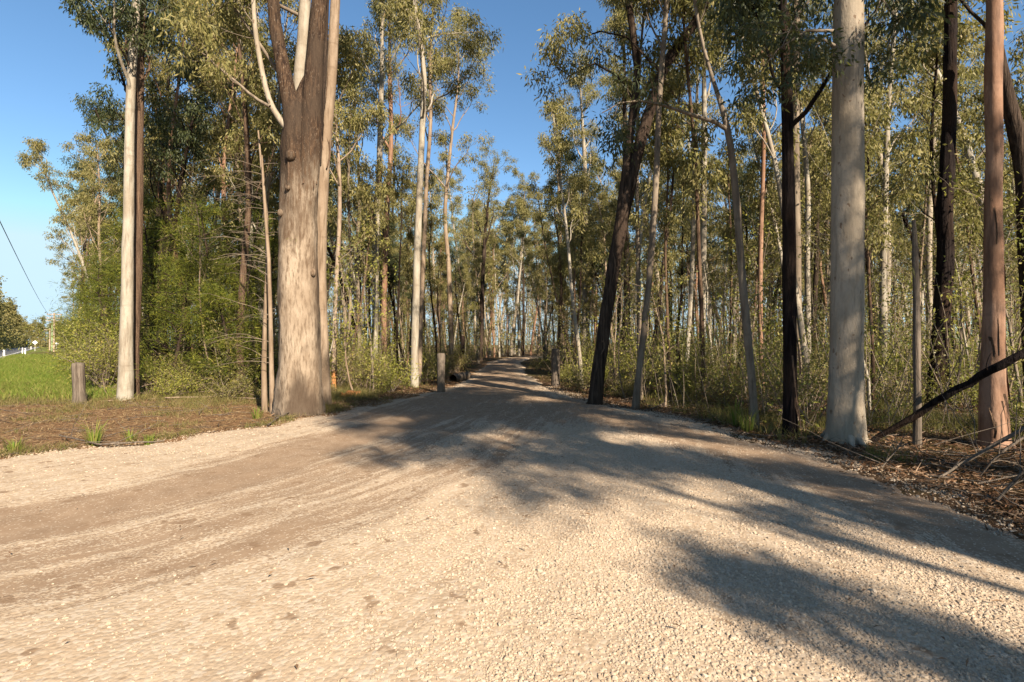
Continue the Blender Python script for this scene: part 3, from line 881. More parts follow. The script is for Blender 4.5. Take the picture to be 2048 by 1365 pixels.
# hanging bough of the white gum, in view at the top
wg = bpy.data.objects['white_gum_tree']
wr = np.random.default_rng(77)
cb = MB(); cl = []
for px0, py0, px1, py1, d1 in ((1670, 60, 1560, 95, 8.2), (1668, -30, 1590, 40, 7.9), (1730, -20, 1800, 40, 8.3), (1672, 90, 1625, 100, 8.4)):
    p0, p1 = at(px0, py0, 8.4) - np.array(wg.location), at(px1, py1, d1) - np.array(wg.location)
    mid = (p0 + p1) / 2 + np.array([0, 0, 0.15])
    lp = np.array([p0, mid, p1, p1 + (p1 - mid) * 0.6 - np.array([0, 0, 0.15])])
    cb.tube(lp, [0.03, 0.022, 0.014, 0.006], 5, 0)
    limb_foliage(wr, cb, lp, 0.025, 1.5, 6, 4, cl, 0.3)
cb.leaves(wr, cl, 0.24, 20, 0.13, 0.034, 1)
cb.build('foliage', ['grey', 'leaf_dark'], wg)
hero('dead_tree', 'dead tree', 'grey dead snag broken off at the top, right of the big white gum', [(1833, 896, 18), (1834, 840, 14), (1835, 760, 13), (1832, 700, 14), (1835, 620, 12), (1831, 540, 11), (1832, 470, 10), (1829, 440, 6)], 8.2, 'dead', 'leaf_dull', 3.0, crown_z=50, nlimb=0, limb_L=0.3, nsub=1, ntw=1, nleaf=1, seed=47, sides=12, wob=0.1)
hero('ironbark_tree', 'tree', 'charred black bent trunk standing between the dead snag and the red trunk', [(1868, 800, 34), (1872, 770, 30), (1878, 700, 29), (1886, 600, 29), (1893, 500, 28), (1890, 400, 27), (1898, 320, 25), (1902, 220, 24), (1904, 120, 22), (1905, 20, 21), (1912, -90, 18)], 13.5, 'black', 'leaf', 18, crown_z=10, nlimb=9, limb_L=3.0, seed=48, sides=16, wob=0.06)
hero('red_gum_tree', 'tree', 'smooth orange-red trunk near the right border, brown and rough at its foot', [(1988, 905, 58), (1986, 870, 49), (1984, 780, 41), (1986, 680, 35), (1989, 560, 31), (1987, 430, 29), (1992, 300, 27), (1989, 180, 28), (1993, 60, 27), (1994, -60, 25)], 8.1, 'red', 'leaf_dark', 17, crown_z=7.8, nlimb=9, limb_L=2.8, roots=5, ribbons=9, seed=49, sides=20, wob=0.05, flute=0.04)
hero('ironbark_tree', 'tree', 'dark trunk leaning left at the right border behind the red trunk', [(2072, 800, 36), (2064, 640, 32), (2056, 480, 30), (2050, 340, 28), (2038, 270, 27), (2018, 190, 22), (2000, 90, 16), (1985, -30, 12)], 12.5, 'iron', 'leaf', 14, crown_z=8.5, nlimb=8, limb_L=2.6, seed=50, sides=14)
hero('dead_tree', 'dead tree', 'short charred stub between the slender grey tree and the thin left-leaning tree', [(1358, 792, 15), (1357, 760, 12), (1356, 720, 10), (1355, 690, 6), (1355, 672, 2)], 16.5, 'black', 'leaf_dull', 1.0, crown_z=50, nlimb=0, limb_L=0.2, nsub=1, ntw=1, nleaf=1, seed=51, sides=10, wob=0.12)
for nm, lab, pts, D, bk, H, cz, sd in (
    ('gum_tree', 'pale cream trunk with brown bands straight behind the charred stub', [(1405, 768, 15), (1405, 650, 13), (1407, 500, 12), (1409, 350, 11), (1410, 240, 10)], 22, 'pale', 19, 10, 61),
    ('gum_tree', 'pale pole-straight trunk rising behind the left side of the dark split tree', [(1168, 715, 12), (1170, 600, 11), (1170, 480, 11), (1172, 380, 10)], 38, 'pale', 22, 13, 62),
    ('gum_tree', 'pink-brown straight trunk rising behind the post right of the driveway', [(1122, 715, 8), (1122, 600, 8), (1121, 500, 8), (1118, 400, 8)], 44, 'tan', 23, 14, 63),
    ('ironbark_tree', 'straight dark trunk seen through the split of the leaning dark tree', [(1253, 740, 14), (1254, 640, 13), (1254, 520, 12), (1250, 400, 11), (1252, 300, 10)], 26, 'iron', 20, 11, 64),
    ('gum_tree', 'pale trunk with crooked forks just left of the grey half hidden trunk', [(1615, 760, 12), (1616, 640, 11), (1615, 520, 10), (1618, 380, 10), (1612, 300, 8)], 22, 'pale', 18, 9.5, 65),
    ('gum_tree', 'pale forked trunk in the light directly right of the big white gum', [(1765, 770, 16), (1766, 650, 14), (1768, 500, 13), (1772, 380, 12), (1776, 260, 10)], 19, 'pale', 17, 8, 66),
    ('gum_tree', 'reddish slim trunk leaning right between thin grey tree and black trunk', [(1525, 800, 10), (1522, 700, 9), (1520, 560, 9), (1524, 420, 8), (1530, 300, 8)], 16, 'red', 15, 8, 67),
    ('gum_tree', 'pale spotted trunk in the light between dead snag and charred bent trunk', [(1858, 760, 12), (1859, 650, 11), (1858, 500, 11), (1862, 380, 10)], 22, 'white', 18, 10, 68),
    ('gum_tree', 'pale thin trunk leaning right just left of the banded cream trunk', [(1370, 775, 10), (1376, 680, 9), (1384, 560, 9), (1388, 440, 8), (1390, 330, 7)], 20, 'pale', 17, 9.5, 69),
):
    hero(nm, 'tree', lab, pts, D, bk, 'leaf', H, crown_z=cz, nlimb=10, limb_L=3.0, seed=sd, sides=10)

# two bare twiggy saplings left of the old tree
for k, (pts, D, lab) in enumerate(((
    [(530, 812, 12), (528, 740, 10), (530, 640, 8), (534, 540, 7), (532, 430, 6), (522, 340, 4), (515, 260, 3)], 12.6, 'bare twiggy sapling with arching side twigs, left one beside the old tree'), (
    [(546, 815, 12), (543, 740, 9), (541, 640, 8), (537, 520, 7), (528, 400, 6), (522, 310, 4)], 12.3, 'bare twiggy sapling close against the old tree, right one of the pair'))):
    rng = np.random.default_rng(90 + k)
    path = np.array([at(*p[:2], D) for p in pts]); rad = np.array([p[2] / 2 * D / F for p in pts])
    bs = path[0].copy(); bs[2] = hz(bs[0], bs[1])
    rt = empty('sapling', bs, lab, 'sapling')
    path -= bs; path[0][2] = -0.1
    mb = MB(); mb.tube(path, rad, 9, 0, 0.06, k)
    mb.build('stem', ['tan'], rt)
    tw = MB(); cl = []
    for i in range(26):
        t = rng.uniform(0.2, 0.95)
        p, d = interp(path, t)
        az = rng.choice([rng.uniform(2.2, 4.1), rng.uniform(0, 6.28)], p=[0.75, 0.25])
        d0 = np.array([math.cos(az), math.sin(az) * 0.6, rng.uniform(0.2, 0.8)])
        tp, _ = spine(rng, p, d0 / np.linalg.norm(d0), rng.uniform(0.6, 1.5), 6, 0.1, -0.13)
        tw.tube(tp, np.linspace(0.008, 0.003, 7), 4, 0, cap=False)
        for j in range(3):
            p2, d2 = interp(tp, rng.uniform(0.4, 1))
            t2, _ = spine(rng, p2, dirn(rng, d2, 0.6, rng.uniform(0, 6.28)), 0.35, 2, 0.1, -0.1)
            tw.tube(t2, [0.003, 0.002, 0.0015], 3, 0, cap=False)
            if rng.random() < 0.35:
                cl.append(t2[-1])
    tw.leaves(rng, cl, 0.12, 8, 0.10, 0.008, 1, 0.2)
    tw.build('twigs', ['grey', 'fern'], rt)

# ------------------------------------------------------------------ prototypes
def up_path(rng, H, n=9, lean=0.04, wander=0.05):
    p, _ = spine(rng, (0, 0, -0.2), (rng.normal(0, lean), rng.normal(0, lean), 1), H, n, wander, 0.05)
    return p
def proto_tree(seed, H, r0, bark, leafm, cz, nlimb, LL, lean=0.04, wander=0.05, **kw):
    rng = np.random.default_rng(seed)
    path = up_path(rng, H, 10, lean, wander)
    rad = np.interp(np.linspace(0, 1, 11), [0, 0.05, 0.5, 1], [r0 * 1.3, r0, r0 * 0.72, 0.03])
    tr, limbs, cr = tree_parts(rng, path, rad, cz * H, nlimb, LL, sides=9, **kw)
    for lp, lr in limbs:
        tr.tube(lp, lr, 5, 0, cap=False)
    return [('trunk', tr.mesh('trunk', [M[bark]])), ('crown', cr.mesh('crown', [M[bark], M[leafm]]))]
BL = dict(leaf=(0.20, 0.052), nleaf=19, cR=0.30, droop=1.0)
PAL = [proto_tree(101, 21, 0.17, 'pale', 'leaf', 0.46, 12, 3.5, **BL), proto_tree(102, 19, 0.14, 'pale', 'leaf', 0.38, 12, 3.2, 0.07, 0.08, **BL), proto_tree(103, 22, 0.20, 'white', 'leaf', 0.5, 12, 4.0, **BL)]
TAN = [proto_tree(104, 20, 0.15, 'tan', 'leaf', 0.42, 12, 3.4, 0.06, 0.07, **BL), proto_tree(105, 18, 0.14, 'red', 'leaf_dull', 0.40, 12, 3.2, **BL)]
DRK = [proto_tree(106, 20, 0.18, 'iron', 'leaf', 0.38, 12, 3.8, 0.05, 0.08, **BL), proto_tree(107, 18, 0.16, 'brown', 'leaf', 0.38, 12, 3.4, **BL), proto_tree(108, 17, 0.14, 'black', 'leaf_dark', 0.42, 11, 3.2, **BL)]
POL = [proto_tree(109 + k, h, r_, bk, 'leaf', 0.45, 10, 1.7, 0.06, 0.07, nsub=4, ntw=4, nleaf=15, cR=0.27, leaf=(0.18, 0.046)) for k, (h, r_, bk) in enumerate(((12, 0.075, 'grey'), (10, 0.06, 'brown'), (13, 0.085, 'pale'), (11, 0.07, 'black'), (14, 0.08, 'iron'), (12, 0.06, 'tan')))]

def proto_sapling(seed, H, leafm, bark, n, nl, leaf=(0.11, 0.042), R_=0.34, bare=0.25, droop=0.25):
    rng = np.random.default_rng(seed)
    p = up_path(rng, H, 7, 0.12, 0.09)
    st = MB(); st.tube(p, np.linspace(0.012 + 0.005 * H, 0.006, len(p)), 6, 0)
    fo = MB(); cl = []
    for i in range(n):
        q, d = interp(p, bare + (1 - bare) * (i + rng.random()) / n)
        l = H * rng.uniform(0.12, 0.3)
        tp, _ = spine(rng, q, dirn(rng, np.array([0, 0, 1.0]), rng.uniform(0.5, 1.2), rng.uniform(0, 6.28)), l, 4, 0.15, 0.02)
        fo.tube(tp, np.linspace(0.009, 0.003, 5), 3, 0, cap=False)
        cl += [tp[2], tp[3], tp[4]]
        for j in range(2):
            q2, d2 = interp(tp, rng.uniform(0.4, 1))
            t2, _ = spine(rng, q2, dirn(rng, d2, 0.8, rng.uniform(0, 6.28)), l * 0.5, 2, 0.15, 0)
            fo.tube(t2, [0.005, 0.003, 0.002], 3, 0, cap=False)
            cl.append(t2[-1])
    fo.leaves(rng, cl, R_, nl, leaf[0], leaf[1], 1, droop)
    return [('stem', st.mesh('stem', [M[bark]])), ('foliage', fo.mesh('foliage', [M[bark], M[leafm]]))]
SAP = [proto_sapling(201, 5.0, 'leaf_fresh', 'grey', 14, 8), proto_sapling(202, 3.6, 'leaf_dull', 'tan', 13, 8), proto_sapling(203, 6.5, 'leaf_dull', 'pale', 15, 7, bare=0.4), proto_sapling(204, 4.2, 'leaf_fresh', 'tan', 11, 8), proto_sapling(205, 2.6, 'leaf_dull', 'grey', 12, 8, bare=0.1), proto_sapling(206, 7.5, 'leaf', 'tan', 14, 7, bare=0.5)]

def proto_bush(seed, H, W, leafm, bark, n, nl, leaf, R_, droop=0.0, up=False):
    rng = np.random.default_rng(seed)
    st, fo, cl = MB(), MB(), []
    for i in range(n):
        az = rng.uniform(0, 6.28)
        d = np.array([math.cos(az) * W, math.sin(az) * W, H * rng.uniform(0.5, 1.1)])
        l = np.linalg.norm(d)
        p, _ = spine(rng, (rng.normal(0, 0.06), rng.normal(0, 0.06), -0.05), d / l, l * rng.uniform(0.7, 1), 5, 0.14, 0.0)
        st.tube(p, np.linspace(0.014, 0.004, 6), 4, 0, cap=False)
        cl += [p[3], p[4], p[5]]
        for j in range(4):
            q, dd = interp(p, rng.uniform(0.3, 1))
            t2, _ = spine(rng, q, dirn(rng, dd, 0.8, rng.uniform(0, 6.28)), l * 0.3, 2, 0.15, 0)
            st.tube(t2, [0.006, 0.004, 0.002], 3, 0, cap=False)
            cl.append(t2[-1])
    fo.leaves(rng, cl, R_, nl, leaf[0], leaf[1], 0, droop, up=up)
    return [('stems', st.mesh('stems', [M[bark]])), ('foliage', fo.mesh('foliage', [M[leafm]]))]
BUSH = [proto_bush(301, 1.3, 0.7, 'leaf_fresh', 'grey', 17, 16, (0.09, 0.032), 0.22), proto_bush(302, 1.8, 0.8, 'leaf_dull', 'tan', 18, 14, (0.10, 0.032), 0.26), proto_bush(303, 0.9, 0.7, 'leaf_dull', 'grey', 15, 13, (0.08, 0.028), 0.2), proto_bush(304, 2.6, 1.1, 'leaf_fresh', 'grey', 26, 15, (0.10, 0.03), 0.32)]

def proto_wattle(seed, H, W, n=30, nl=46):
    rng = np.random.default_rng(seed)
    p = up_path(rng, H, 8, 0.05, 0.06)
    tr, fo, cl = MB(), MB(), []
    tr.tube(p, np.linspace(0.09, 0.015, len(p)), 8, 0, 0.05, seed)
    for i in range(n):
        t = 0.08 + 0.9 * (i + rng.random()) / n
        q, d = interp(p, t)
        l = W * (1.05 - 0.75 * t) * rng.uniform(0.7, 1.25)
        az = i * 2.4 + rng.normal(0, 0.3)
        lp, _ = spine(rng, q, np.array([math.cos(az), math.sin(az), 0.45]) / 1.1, l, 5, 0.12, 0.0)
        tr.tube(lp, np.linspace(0.025, 0.006, 6), 4, 0, cap=False)
        for j in range(7):
            q2, d2 = interp(lp, rng.uniform(0.3, 1))
            t2, _ = spine(rng, q2, dirn(rng, d2, 0.7, rng.uniform(0, 6.28)), l * 0.35, 2, 0.15, 0.03)
            fo.tube(t2, [0.006, 0.004, 0.002], 3, 0, cap=False)
            cl += [t2[1], t2[2]]
    fo.leaves(rng, cl, 0.27, nl // 2, 0.17, 0.014, 1, 0.1, flat=0.6)
    return [('trunk', tr.mesh('trunk', [M['iron']])), ('crown', fo.mesh('crown', [M['iron'], M['fern']]))]
WAT = [proto_wattle(401, 7.0, 2.2), proto_wattle(402, 5.2, 2.0, 30), proto_wattle(403, 3.6, 1.6, 26)]

def place(proto, name, x, y, rz, sc, label=None, cat=None, group=None, zoff=0.0):
    rt = empty(name, (x, y, hz(x, y) + zoff), label, cat, group, rz, sc)
    for pn, me in proto:
        o = bpy.data.objects.new(pn, me)
        COL.objects.link(o)
        o.parent = rt
    return rt

# ------------------------------------------------------------------ words for the many
MARKS = [(60, 'far power poles'), (252, 'slim cream gum'), (600, 'broad old tree'), (829, 'straight grey trunk'), (1000, 'the driveway'), (1190, 'dark leaning tree'), (1280, 'slender grey tree'), (1500, 'thin left-leaning tree'), (1580, 'straight black trunk'), (1692, 'big white gum'), (1834, 'dead snag'), (1985, 'red trunk')]
ORD = {1: 'first', 2: 'second', 3: 'third', 4: 'fourth', 5: 'fifth', 6: 'sixth', 7: 'seventh', 8: 'eighth', 9: 'ninth', 10: 'tenth'}
def ordw(k):
    if k in ORD:
        return ORD[k]
    return f"{k}{'th' if 10 < k % 100 < 14 else {1: 'st', 2: 'nd', 3: 'rd'}.get(k % 10, 'th')}"
def spot(px):
    if px < MARKS[0][0]:
        return 'left of the ' + MARKS[0][1]
    for (a, n), (b, m) in zip(MARKS[:-1], MARKS[1:]):
        if a <= px < b:
            return f'between {n} and {m}'
    return 'right of the red trunk'
def label_all(items, group):
    """items: (root, x, y, phrase). Labels by place between landmarks, then count from the left."""
    zones = {}
    for it in items:
        px = F + it[1] / it[2] * F
        zones.setdefault((it[3], spot(px)), []).append((px, it))
    for (ph, sp), lst in zones.items():
        lst.sort(key=lambda q: q[0])
        for k, (px, it) in enumerate(lst):
            if len(lst) == 1:
                it[0]['label'] = f'{ph} {sp}'
            else:
                it[0]['label'] = f'{ph} {ordw(k + 1)} from left {sp}'
            it[0]['group'] = group

# ------------------------------------------------------------------ background trees
SKY_X = [-400, 90, 135, 160, 200, 880, 905, 940, 962, 1000, 1035, 1062, 1090, 2600]
SKY_Y = [640, 600, 400, 160, -900, -900, 80, 270, 372, 372, 352, 250, -900, -900]
def clears_sky(x, y, H, rc):
    """top of the crown stays under the skyline of the photo"""
    if y < 3:
        return True
    for f in (-1, -0.5, 0, 0.5, 1):
        px = F + (x + f * rc) / y * F
        top = HOR - (H * (1 - 0.12 * abs(f)) - CAM_H) / y * F
        if top < np.interp(px, SKY_X, SKY_Y):
            return False
    return True
CENTRE = np.array([(0, -5), (0, 12), (-0.6, 20), (-0.7, 47), (0.6, 62), (5, 73), (15, 82), (40, 94)])
USED = [(float(t.location[0]), float(t.location[1])) for t in TREES]
rng = np.random.default_rng(5)
bgitems = []
KINDS = [(PAL, 'gum_tree', 'pale-trunked forest gum'), (TAN, 'gum_tree', 'tan-trunked forest gum'), (DRK, 'ironbark_tree', 'dark-trunked forest tree'), (POL, 'slender_tree', 'thin pole-like young tree')]
def try_tree(x, y, kind, sc, gap, rc, H):
    if y > 0 and abs(x / y) > 1.12:
        return False
    if line_d([(x, y)], CENTRE)[0] < 3.0 or poly_sd([(x, y)], ROAD)[0] > -0.7:
        return False
    if x * HW_N[0] + y * HW_N[1] < 4.5:
        return False
    if min((x - a) ** 2 + (y - b_) ** 2 for a, b_ in USED) < gap * gap:
        return False
    if not clears_sky(x, y, H, rc):
        return False
    lst, nm, ph = KINDS[kind]
    i = int(rng.integers(len(lst)))
    t = place(lst[i], nm, x, y, rng.uniform(0, 6.28), sc, None, 'tree')
    bgitems.append((t, x, y, ph))
    USED.append((x, y))
    return True
cnt = 0
tries = 0
while cnt < 130 and tries < 9000:
    tries += 1
    y = 15 + 60 * rng.random() ** 0.85
    x = rng.uniform(-1.05, 1.05) * y
    k = int(rng.choice([0, 1, 2], p=[0.36, 0.28, 0.36]))
    sc = rng.uniform(0.75, 1.1)
    if try_tree(x, y, k, sc, 2.6, 3.0 * sc, 21 * sc):
        cnt += 1
cnt = tries = 0
while cnt < 165 and tries < 12000:
    tries += 1
    y = 13 + 50 * rng.random()
    x = rng.uniform(-0.8 if y > 20 else 0.1, 1.05) * y
    sc = rng.uniform(0.7, 1.15)
    if try_tree(x, y, 3, sc, 1.3, 1.4 * sc, 12 * sc):
        cnt += 1
label_all(bgitems, 'trees of the wood behind')

cen = []
rng = np.random.default_rng(34)
for px in list(range(925, 1085, 8)):
    D = rng.uniform(66, 88)
    top = np.interp(px, SKY_X, SKY_Y) + rng.uniform(8, 70)
    H = CAM_H + (HOR - top) / F * D
    x = (px - F) / F * D
    k = int(rng.choice([0, 1, 2], p=[0.4, 0.3, 0.3]))
    if line_d([(x, D)], CENTRE)[0] < 2.4:
        continue
    t = place(KINDS[k][0][int(rng.integers(len(KINDS[k][0])))], 'gum_tree', x, D, rng.uniform(0, 6.28), min(H / 20.5, 1.2), None, 'tree')
    cen.append((t, x, D, ['pale', 'tan', 'dark'][k] + '-trunked tree closing the vista')); USED.append((x, D))
label_all(cen, 'trees closing the vista of the driveway')
yng = []
rng = np.random.default_rng(33)
n = tries = 0
while n < 46 and tries < 4000:
    tries += 1
    y = rng.uniform(24, 72); side = rng.choice([-1, 1])
    cx = np.interp(y, [0, 20, 47, 62, 73], [0, -0.6, -0.7, 0.6, 5])
    x = cx + side * rng.uniform(3.2, 9)
    sc = rng.uniform(0.38, 0.68)
    if not clears_sky(x, y, 19 * sc, 2.6 * sc) or min((x - a) ** 2 + (y - b_) ** 2 for a, b_ in USED) < 1.2:
        continue
    k = int(rng.choice([0, 1, 2], p=[0.25, 0.3, 0.45]))
    lst = KINDS[k][0]
    t = place(lst[int(rng.integers(len(lst)))], 'young_tree', x, y, rng.uniform(0, 6.28), sc, None, 'tree')
    yng.append((t, x, y, ['pale', 'tan', 'dark'][k] + '-stemmed young tree')); USED.append((x, y)); n += 1
label_all(yng, 'young trees lining the driveway')

# forest edge on the left, seen against the sky
edge = []
for px, D, k, H_, sd in ((150, 34, 1, 15, 0), (185, 30, 0, 14.5, 1), (215, 36, 2, 19, 2), (300, 24, 2, 18, 3), (345, 27, 0, 20, 4), (285, 30, 1, 20, 5), (225, 27, 1, 13, 6), (390, 22, 1, 18, 7), (440, 26, 2, 20, 8), (490, 20, 0, 18, 9), (330, 21, 2, 16, 14), (415, 31, 0, 22, 15), (520, 27, 1, 20, 16), (365, 35, 2, 22, 17), (178, 60, 0, 20, 10), (160, 85, 2, 19, 11), (150, 120, 0, 19, 12), (175, 48, 2, 17, 13)):
    lst = KINDS[k][0]
    t = place(lst[sd % len(lst)], KINDS[k][1], (px - F) / F * D, D, sd * 1.3, H_ / 20.0, None, 'tree')
    edge.append((t, (px - F) / F * D, D, ['pale-trunked', 'tan-trunked', 'dark-trunked'][k] + ' edge tree'))
label_all(edge, 'trees along the left edge of the wood')

# feathery wattles on the left
wt = []
for px, D, i, sc, rz in ((230, 21, 1, 1.0, 0.3), (310, 19, 0, 1.0, 1.2), (370, 20.5, 0, 1.08, 2.6), (430, 18.5, 0, 0.95, 0.9), (490, 18, 0, 0.95, 4.1), (545, 19, 0, 0.9, 5.0), (340, 17, 1, 0.9, 3.3), (215, 24, 1, 1.0, 2.0), (455, 16.5, 2, 1.0, 1.0), (200, 30, 1, 0.95, 0.2), (250, 23, 0, 1.1, 4.6), (400, 23, 0, 1.25, 3.9), (510, 23, 0, 1.3, 2.2), (182, 42, 0, 0.9, 1.0), (300, 22, 0, 1.15, 5.5)):
    x = (px - F) / F * D
    t = place(WAT[i], 'wattle_tree', x, D, rz, sc, None, 'tree')
    wt.append((t, x, D, 'feathery green wattle'))
label_all(wt, 'feathery wattles on the left')

# off to the right and behind: the trees whose shade falls across the gravel
SHADE = [proto_tree(151, 16.5, 0.12, 'white', 'leaf', 0.60, 16, 3.9, 0.04, 0.08, nleaf=30, cR=0.34, leaf=(0.2, 0.055)), proto_tree(152, 13.5, 0.15, 'tan', 'leaf', 0.40, 11, 2.0, 0.03, 0.04), proto_tree(153, 17, 0.17, 'pale', 'leaf', 0.47, 10, 2.6, 0.03, 0.04), proto_tree(154, 9.2, 0.06, 'tan', 'leaf', 0.46, 22, 0.75, 0.0, 0.02, nsub=3, ntw=2, nleaf=22, cR=0.26, leaf=(0.18, 0.05))]
for k, (x, y, lst, i, sc, rz) in enumerate(((7.85, -6.6, SHADE, 3, 0.92, 0.4), (10.2, -6.9, SHADE, 0, 1.0, 0.4), (11.2, -9.6, SHADE, 0, 1.05, 2.4), (9.4, -5.0, SHADE, 1, 1.0, 1.7), (10.4, -8.2, SHADE, 0, 1.05, 5.4), (11.6, -9.0, SHADE, 2, 1.0, 2.9), (12.6, -5.3, SHADE, 2, 0.95, 4.9), (11.0, -2.2, SHADE, 1, 0.95, 0.2), (14.6, -3.5, SHADE, 2, 0.9, 3.3), (14.5, 0.5, DRK, 1, 0.8, 0.9), (21, 4, TAN, 1, 0.9, 2.2))):
    shade = place(lst[i], 'roadside_tree', x, y, rz, sc, 'tall tree whose shade falls across the gravel from outside the view', 'tree', 'trees outside the view')

# ------------------------------------------------------------------ saplings and bushes
rng = np.random.default_rng(9)
sp, n = [], 0
SUSED = []
def understorey_ok(x, y, gap, lim=-0.6):
    if poly_sd([(x, y)], ROAD)[0] > lim or line_d([(x, y)], CENTRE)[0] < 2.4:
        return False
    if x * HW_N[0] + y * HW_N[1] < 3.2:
        return False
    if x < -3.0 and y < 15.5:
        return False
    if SUSED and min((x - a) ** 2 + (y - b_) ** 2 for a, b_ in SUSED) < gap * gap:
        return False
    return True
PH = ['yellow-green leafy sapling', 'dull olive sapling', 'tall thin olive sapling', 'bright leafy sapling', 'low olive sapling', 'very tall thin sapling']
while n < 215:
    y = 9.0 + 36 * rng.random() ** 1.1
    x = rng.uniform(-0.9, 1.03) * y
    if n >= 150:
        y = rng.uniform(35, 76); x = np.interp(y, [0, 20, 47, 62, 73, 80], [0, -0.6, -0.7, 0.6, 5, 12]) + rng.choice([-1, 1]) * rng.uniform(2.6, 9)
    if not understorey_ok(x, y, 0.6):
        continue
    if y < 12 and rng.random() < 0.5:
        continue
    i = int(rng.integers(6))
    t = place(SAP[i], 'sapling', x, y, rng.uniform(0, 6.28), rng.uniform(0.7, 1.15), None, 'sapling')
    sp.append((t, x, y, PH[i])); SUSED.append((x, y)); n += 1
label_all(sp, 'saplings in the undergrowth')
bs, n = [], 0
PB = ['low fresh green bush', 'dull olive bush', 'small olive bush', 'wide scrubby bush']
while n < 130:
    y = 8.5 + 34 * rng.random() ** 1.2
    x = rng.uniform(-0.9, 1.03) * y
    if not understorey_ok(x, y, 0.55, -0.8):
        continue
    i = int(rng.integers(4))
    if y < 12 and i == 3:
        continue
    t = place(BUSH[i], 'bush', x, y, rng.uniform(0, 6.28), rng.uniform(0.6, 1.05), None, 'bush')
    bs.append((t, x, y, PB[i])); SUSED.append((x, y)); n += 1
for px, D, i, sc in ((212, 19, 3, 1.1), (200, 17.5, 1, 1.0), (210, 16.8, 3, 0.9), (196, 24, 3, 1.2), (188, 30, 3, 1.3), (300, 16.6, 1, 0.8), (352, 15.6, 0, 0.7), (455, 15.2, 2, 0.9), (165, 44, 3, 1.3), (172, 36, 1, 1.5), (236, 18.5, 0, 1.2)):
    x = (px - F) / F * D
    t = place(BUSH[i], 'bush', x, D, px * 0.7, sc, None, 'bush')
    bs.append((t, x, D, PB[i]))
label_all(bs, 'bushes in the undergrowth')

# ------------------------------------------------------------------ masses nobody could count
def distant_wood(name, spots, seed, hs=(16, 21), nl=10, lf=(0.36, 0.13), cr=0.7):
    rng = np.random.default_rng(seed)
    mb = MB()
    cl, Rs = [], []
    for x, y in spots:
        H = rng.uniform(*hs)
        p, _ = spine(rng, (x, y, -0.3), (rng.normal(0, 0.05), rng.normal(0, 0.05), 1), H, 5, 0.05, 0.05)
        mb.tube(p, np.linspace(rng.uniform(0.12, 0.24), 0.03, 6), 5, int(rng.integers(0, 3)), cap=False)
        for k in range(12):
            q, d = interp(p, rng.uniform(0.36, 0.98))
            lp, _ = spine(rng, q, dirn(rng, np.array([0, 0, 1.0]), rng.uniform(0.4, 1.0), rng.uniform(0, 6.28)), rng.uniform(2, 4.2), 3, 0.15, 0.1)
            mb.tube(lp, [0.06, 0.045, 0.03, 0.015], 3, 1, cap=False)
            for j in range(5):
                cl.append(interp(lp, rng.uniform(0.4, 1))[0] + rng.normal(0, 0.5, 3))
        for j in range(30):
            cl.append(np.array([x, y, 0]) + np.array([rng.normal(0, 2.0), rng.normal(0, 2.0), rng.uniform(0.3, 8.0)]))
    mb.leaves(rng, cl, cr, nl, lf[0], lf[1], 3, 0.5)
    o = mb.build(name, ['pale', 'tan', 'iron', 'leaf'])
    return tag(o, kind='stuff')
rng = np.random.default_rng(15)
S = []
while len(S) < 380:
    y = rng.uniform(58, 150); x = rng.uniform(-0.9, 1.1) * y
    if line_d([(x, y)], CENTRE)[0] < 3 or x * HW_N[0] + y * HW_N[1] < 5 or not clears_sky(x, y, 21, 3.2):
        continue
    S.append((x, y))
distant_wood('distant_forest', S, 3)
S = []
while len(S) < 300:
    t = 95 + 500 * rng.random() ** 1.6; nn = -14.5 - 40 * rng.random() ** 1.5
    p = HW_D * t + HW_N * nn
    S.append(tuple(p))
for k in range(40):
    p = HW_D * rng.uniform(520, 640) + HW_N * rng.uniform(-14, 30)
    S.append(tuple(p))
distant_wood('distant_woodland', S, 4, (16, 23), 16, (0.8, 0.42), 1.1)

def scatter(n, box, ok, seed):
    rng = np.random.default_rng(seed)
    out = []
    while sum(len(o) for o in out) < n:
        m = n * 3
        y = box[2] + (box[3] - box[2]) * rng.random(m) ** box[4]
        x = rng.uniform(box[0], box[1], m) * np.maximum(y, 2.0)
        P = np.stack([x, y], 1)
        out.append(P[ok(P)])
    return np.vstack(out)[:n]
offroad = lambda P, lim=0.0: road_sd(P[:, 0], P[:, 1]) < lim
# undergrowth: thin stems and leaves close to the floor of the wood
rng = np.random.default_rng(21)
ok = lambda P: offroad(P, -0.9) & ((P[:, 0] > -3) | (P[:, 1] > 16)) & (P @ HW_N > 3.5) & (line_d(P, CENTRE) > 2.3)
P = scatter(3400, (-0.95, 1.08, 9.5, 105, 1.2), ok, 31)
mb, cl = MB(), []
Z = height(P[:, 0], P[:, 1])
for (x, y), z in zip(P, Z):
    H = rng.uniform(0.5, 3.8)
    p, _ = spine(rng, (x, y, z - 0.05), (rng.normal(0, 0.25), rng.normal(0, 0.25), 1), H, 3, 0.12, 0)
    mb.tube(p, np.linspace(0.011, 0.004, 4), 3, 0, cap=False)
    for j in range(4):
        q, d = interp(p, rng.uniform(0.25, 1))
        cl.append(q + rng.normal(0, 0.12, 3))
mb.leaves(rng, cl, 0.32, 7, 0.10, 0.036, 1, 0.2)
tag(mb.build('undergrowth', ['grey', 'leaf_fresh']), kind='stuff')

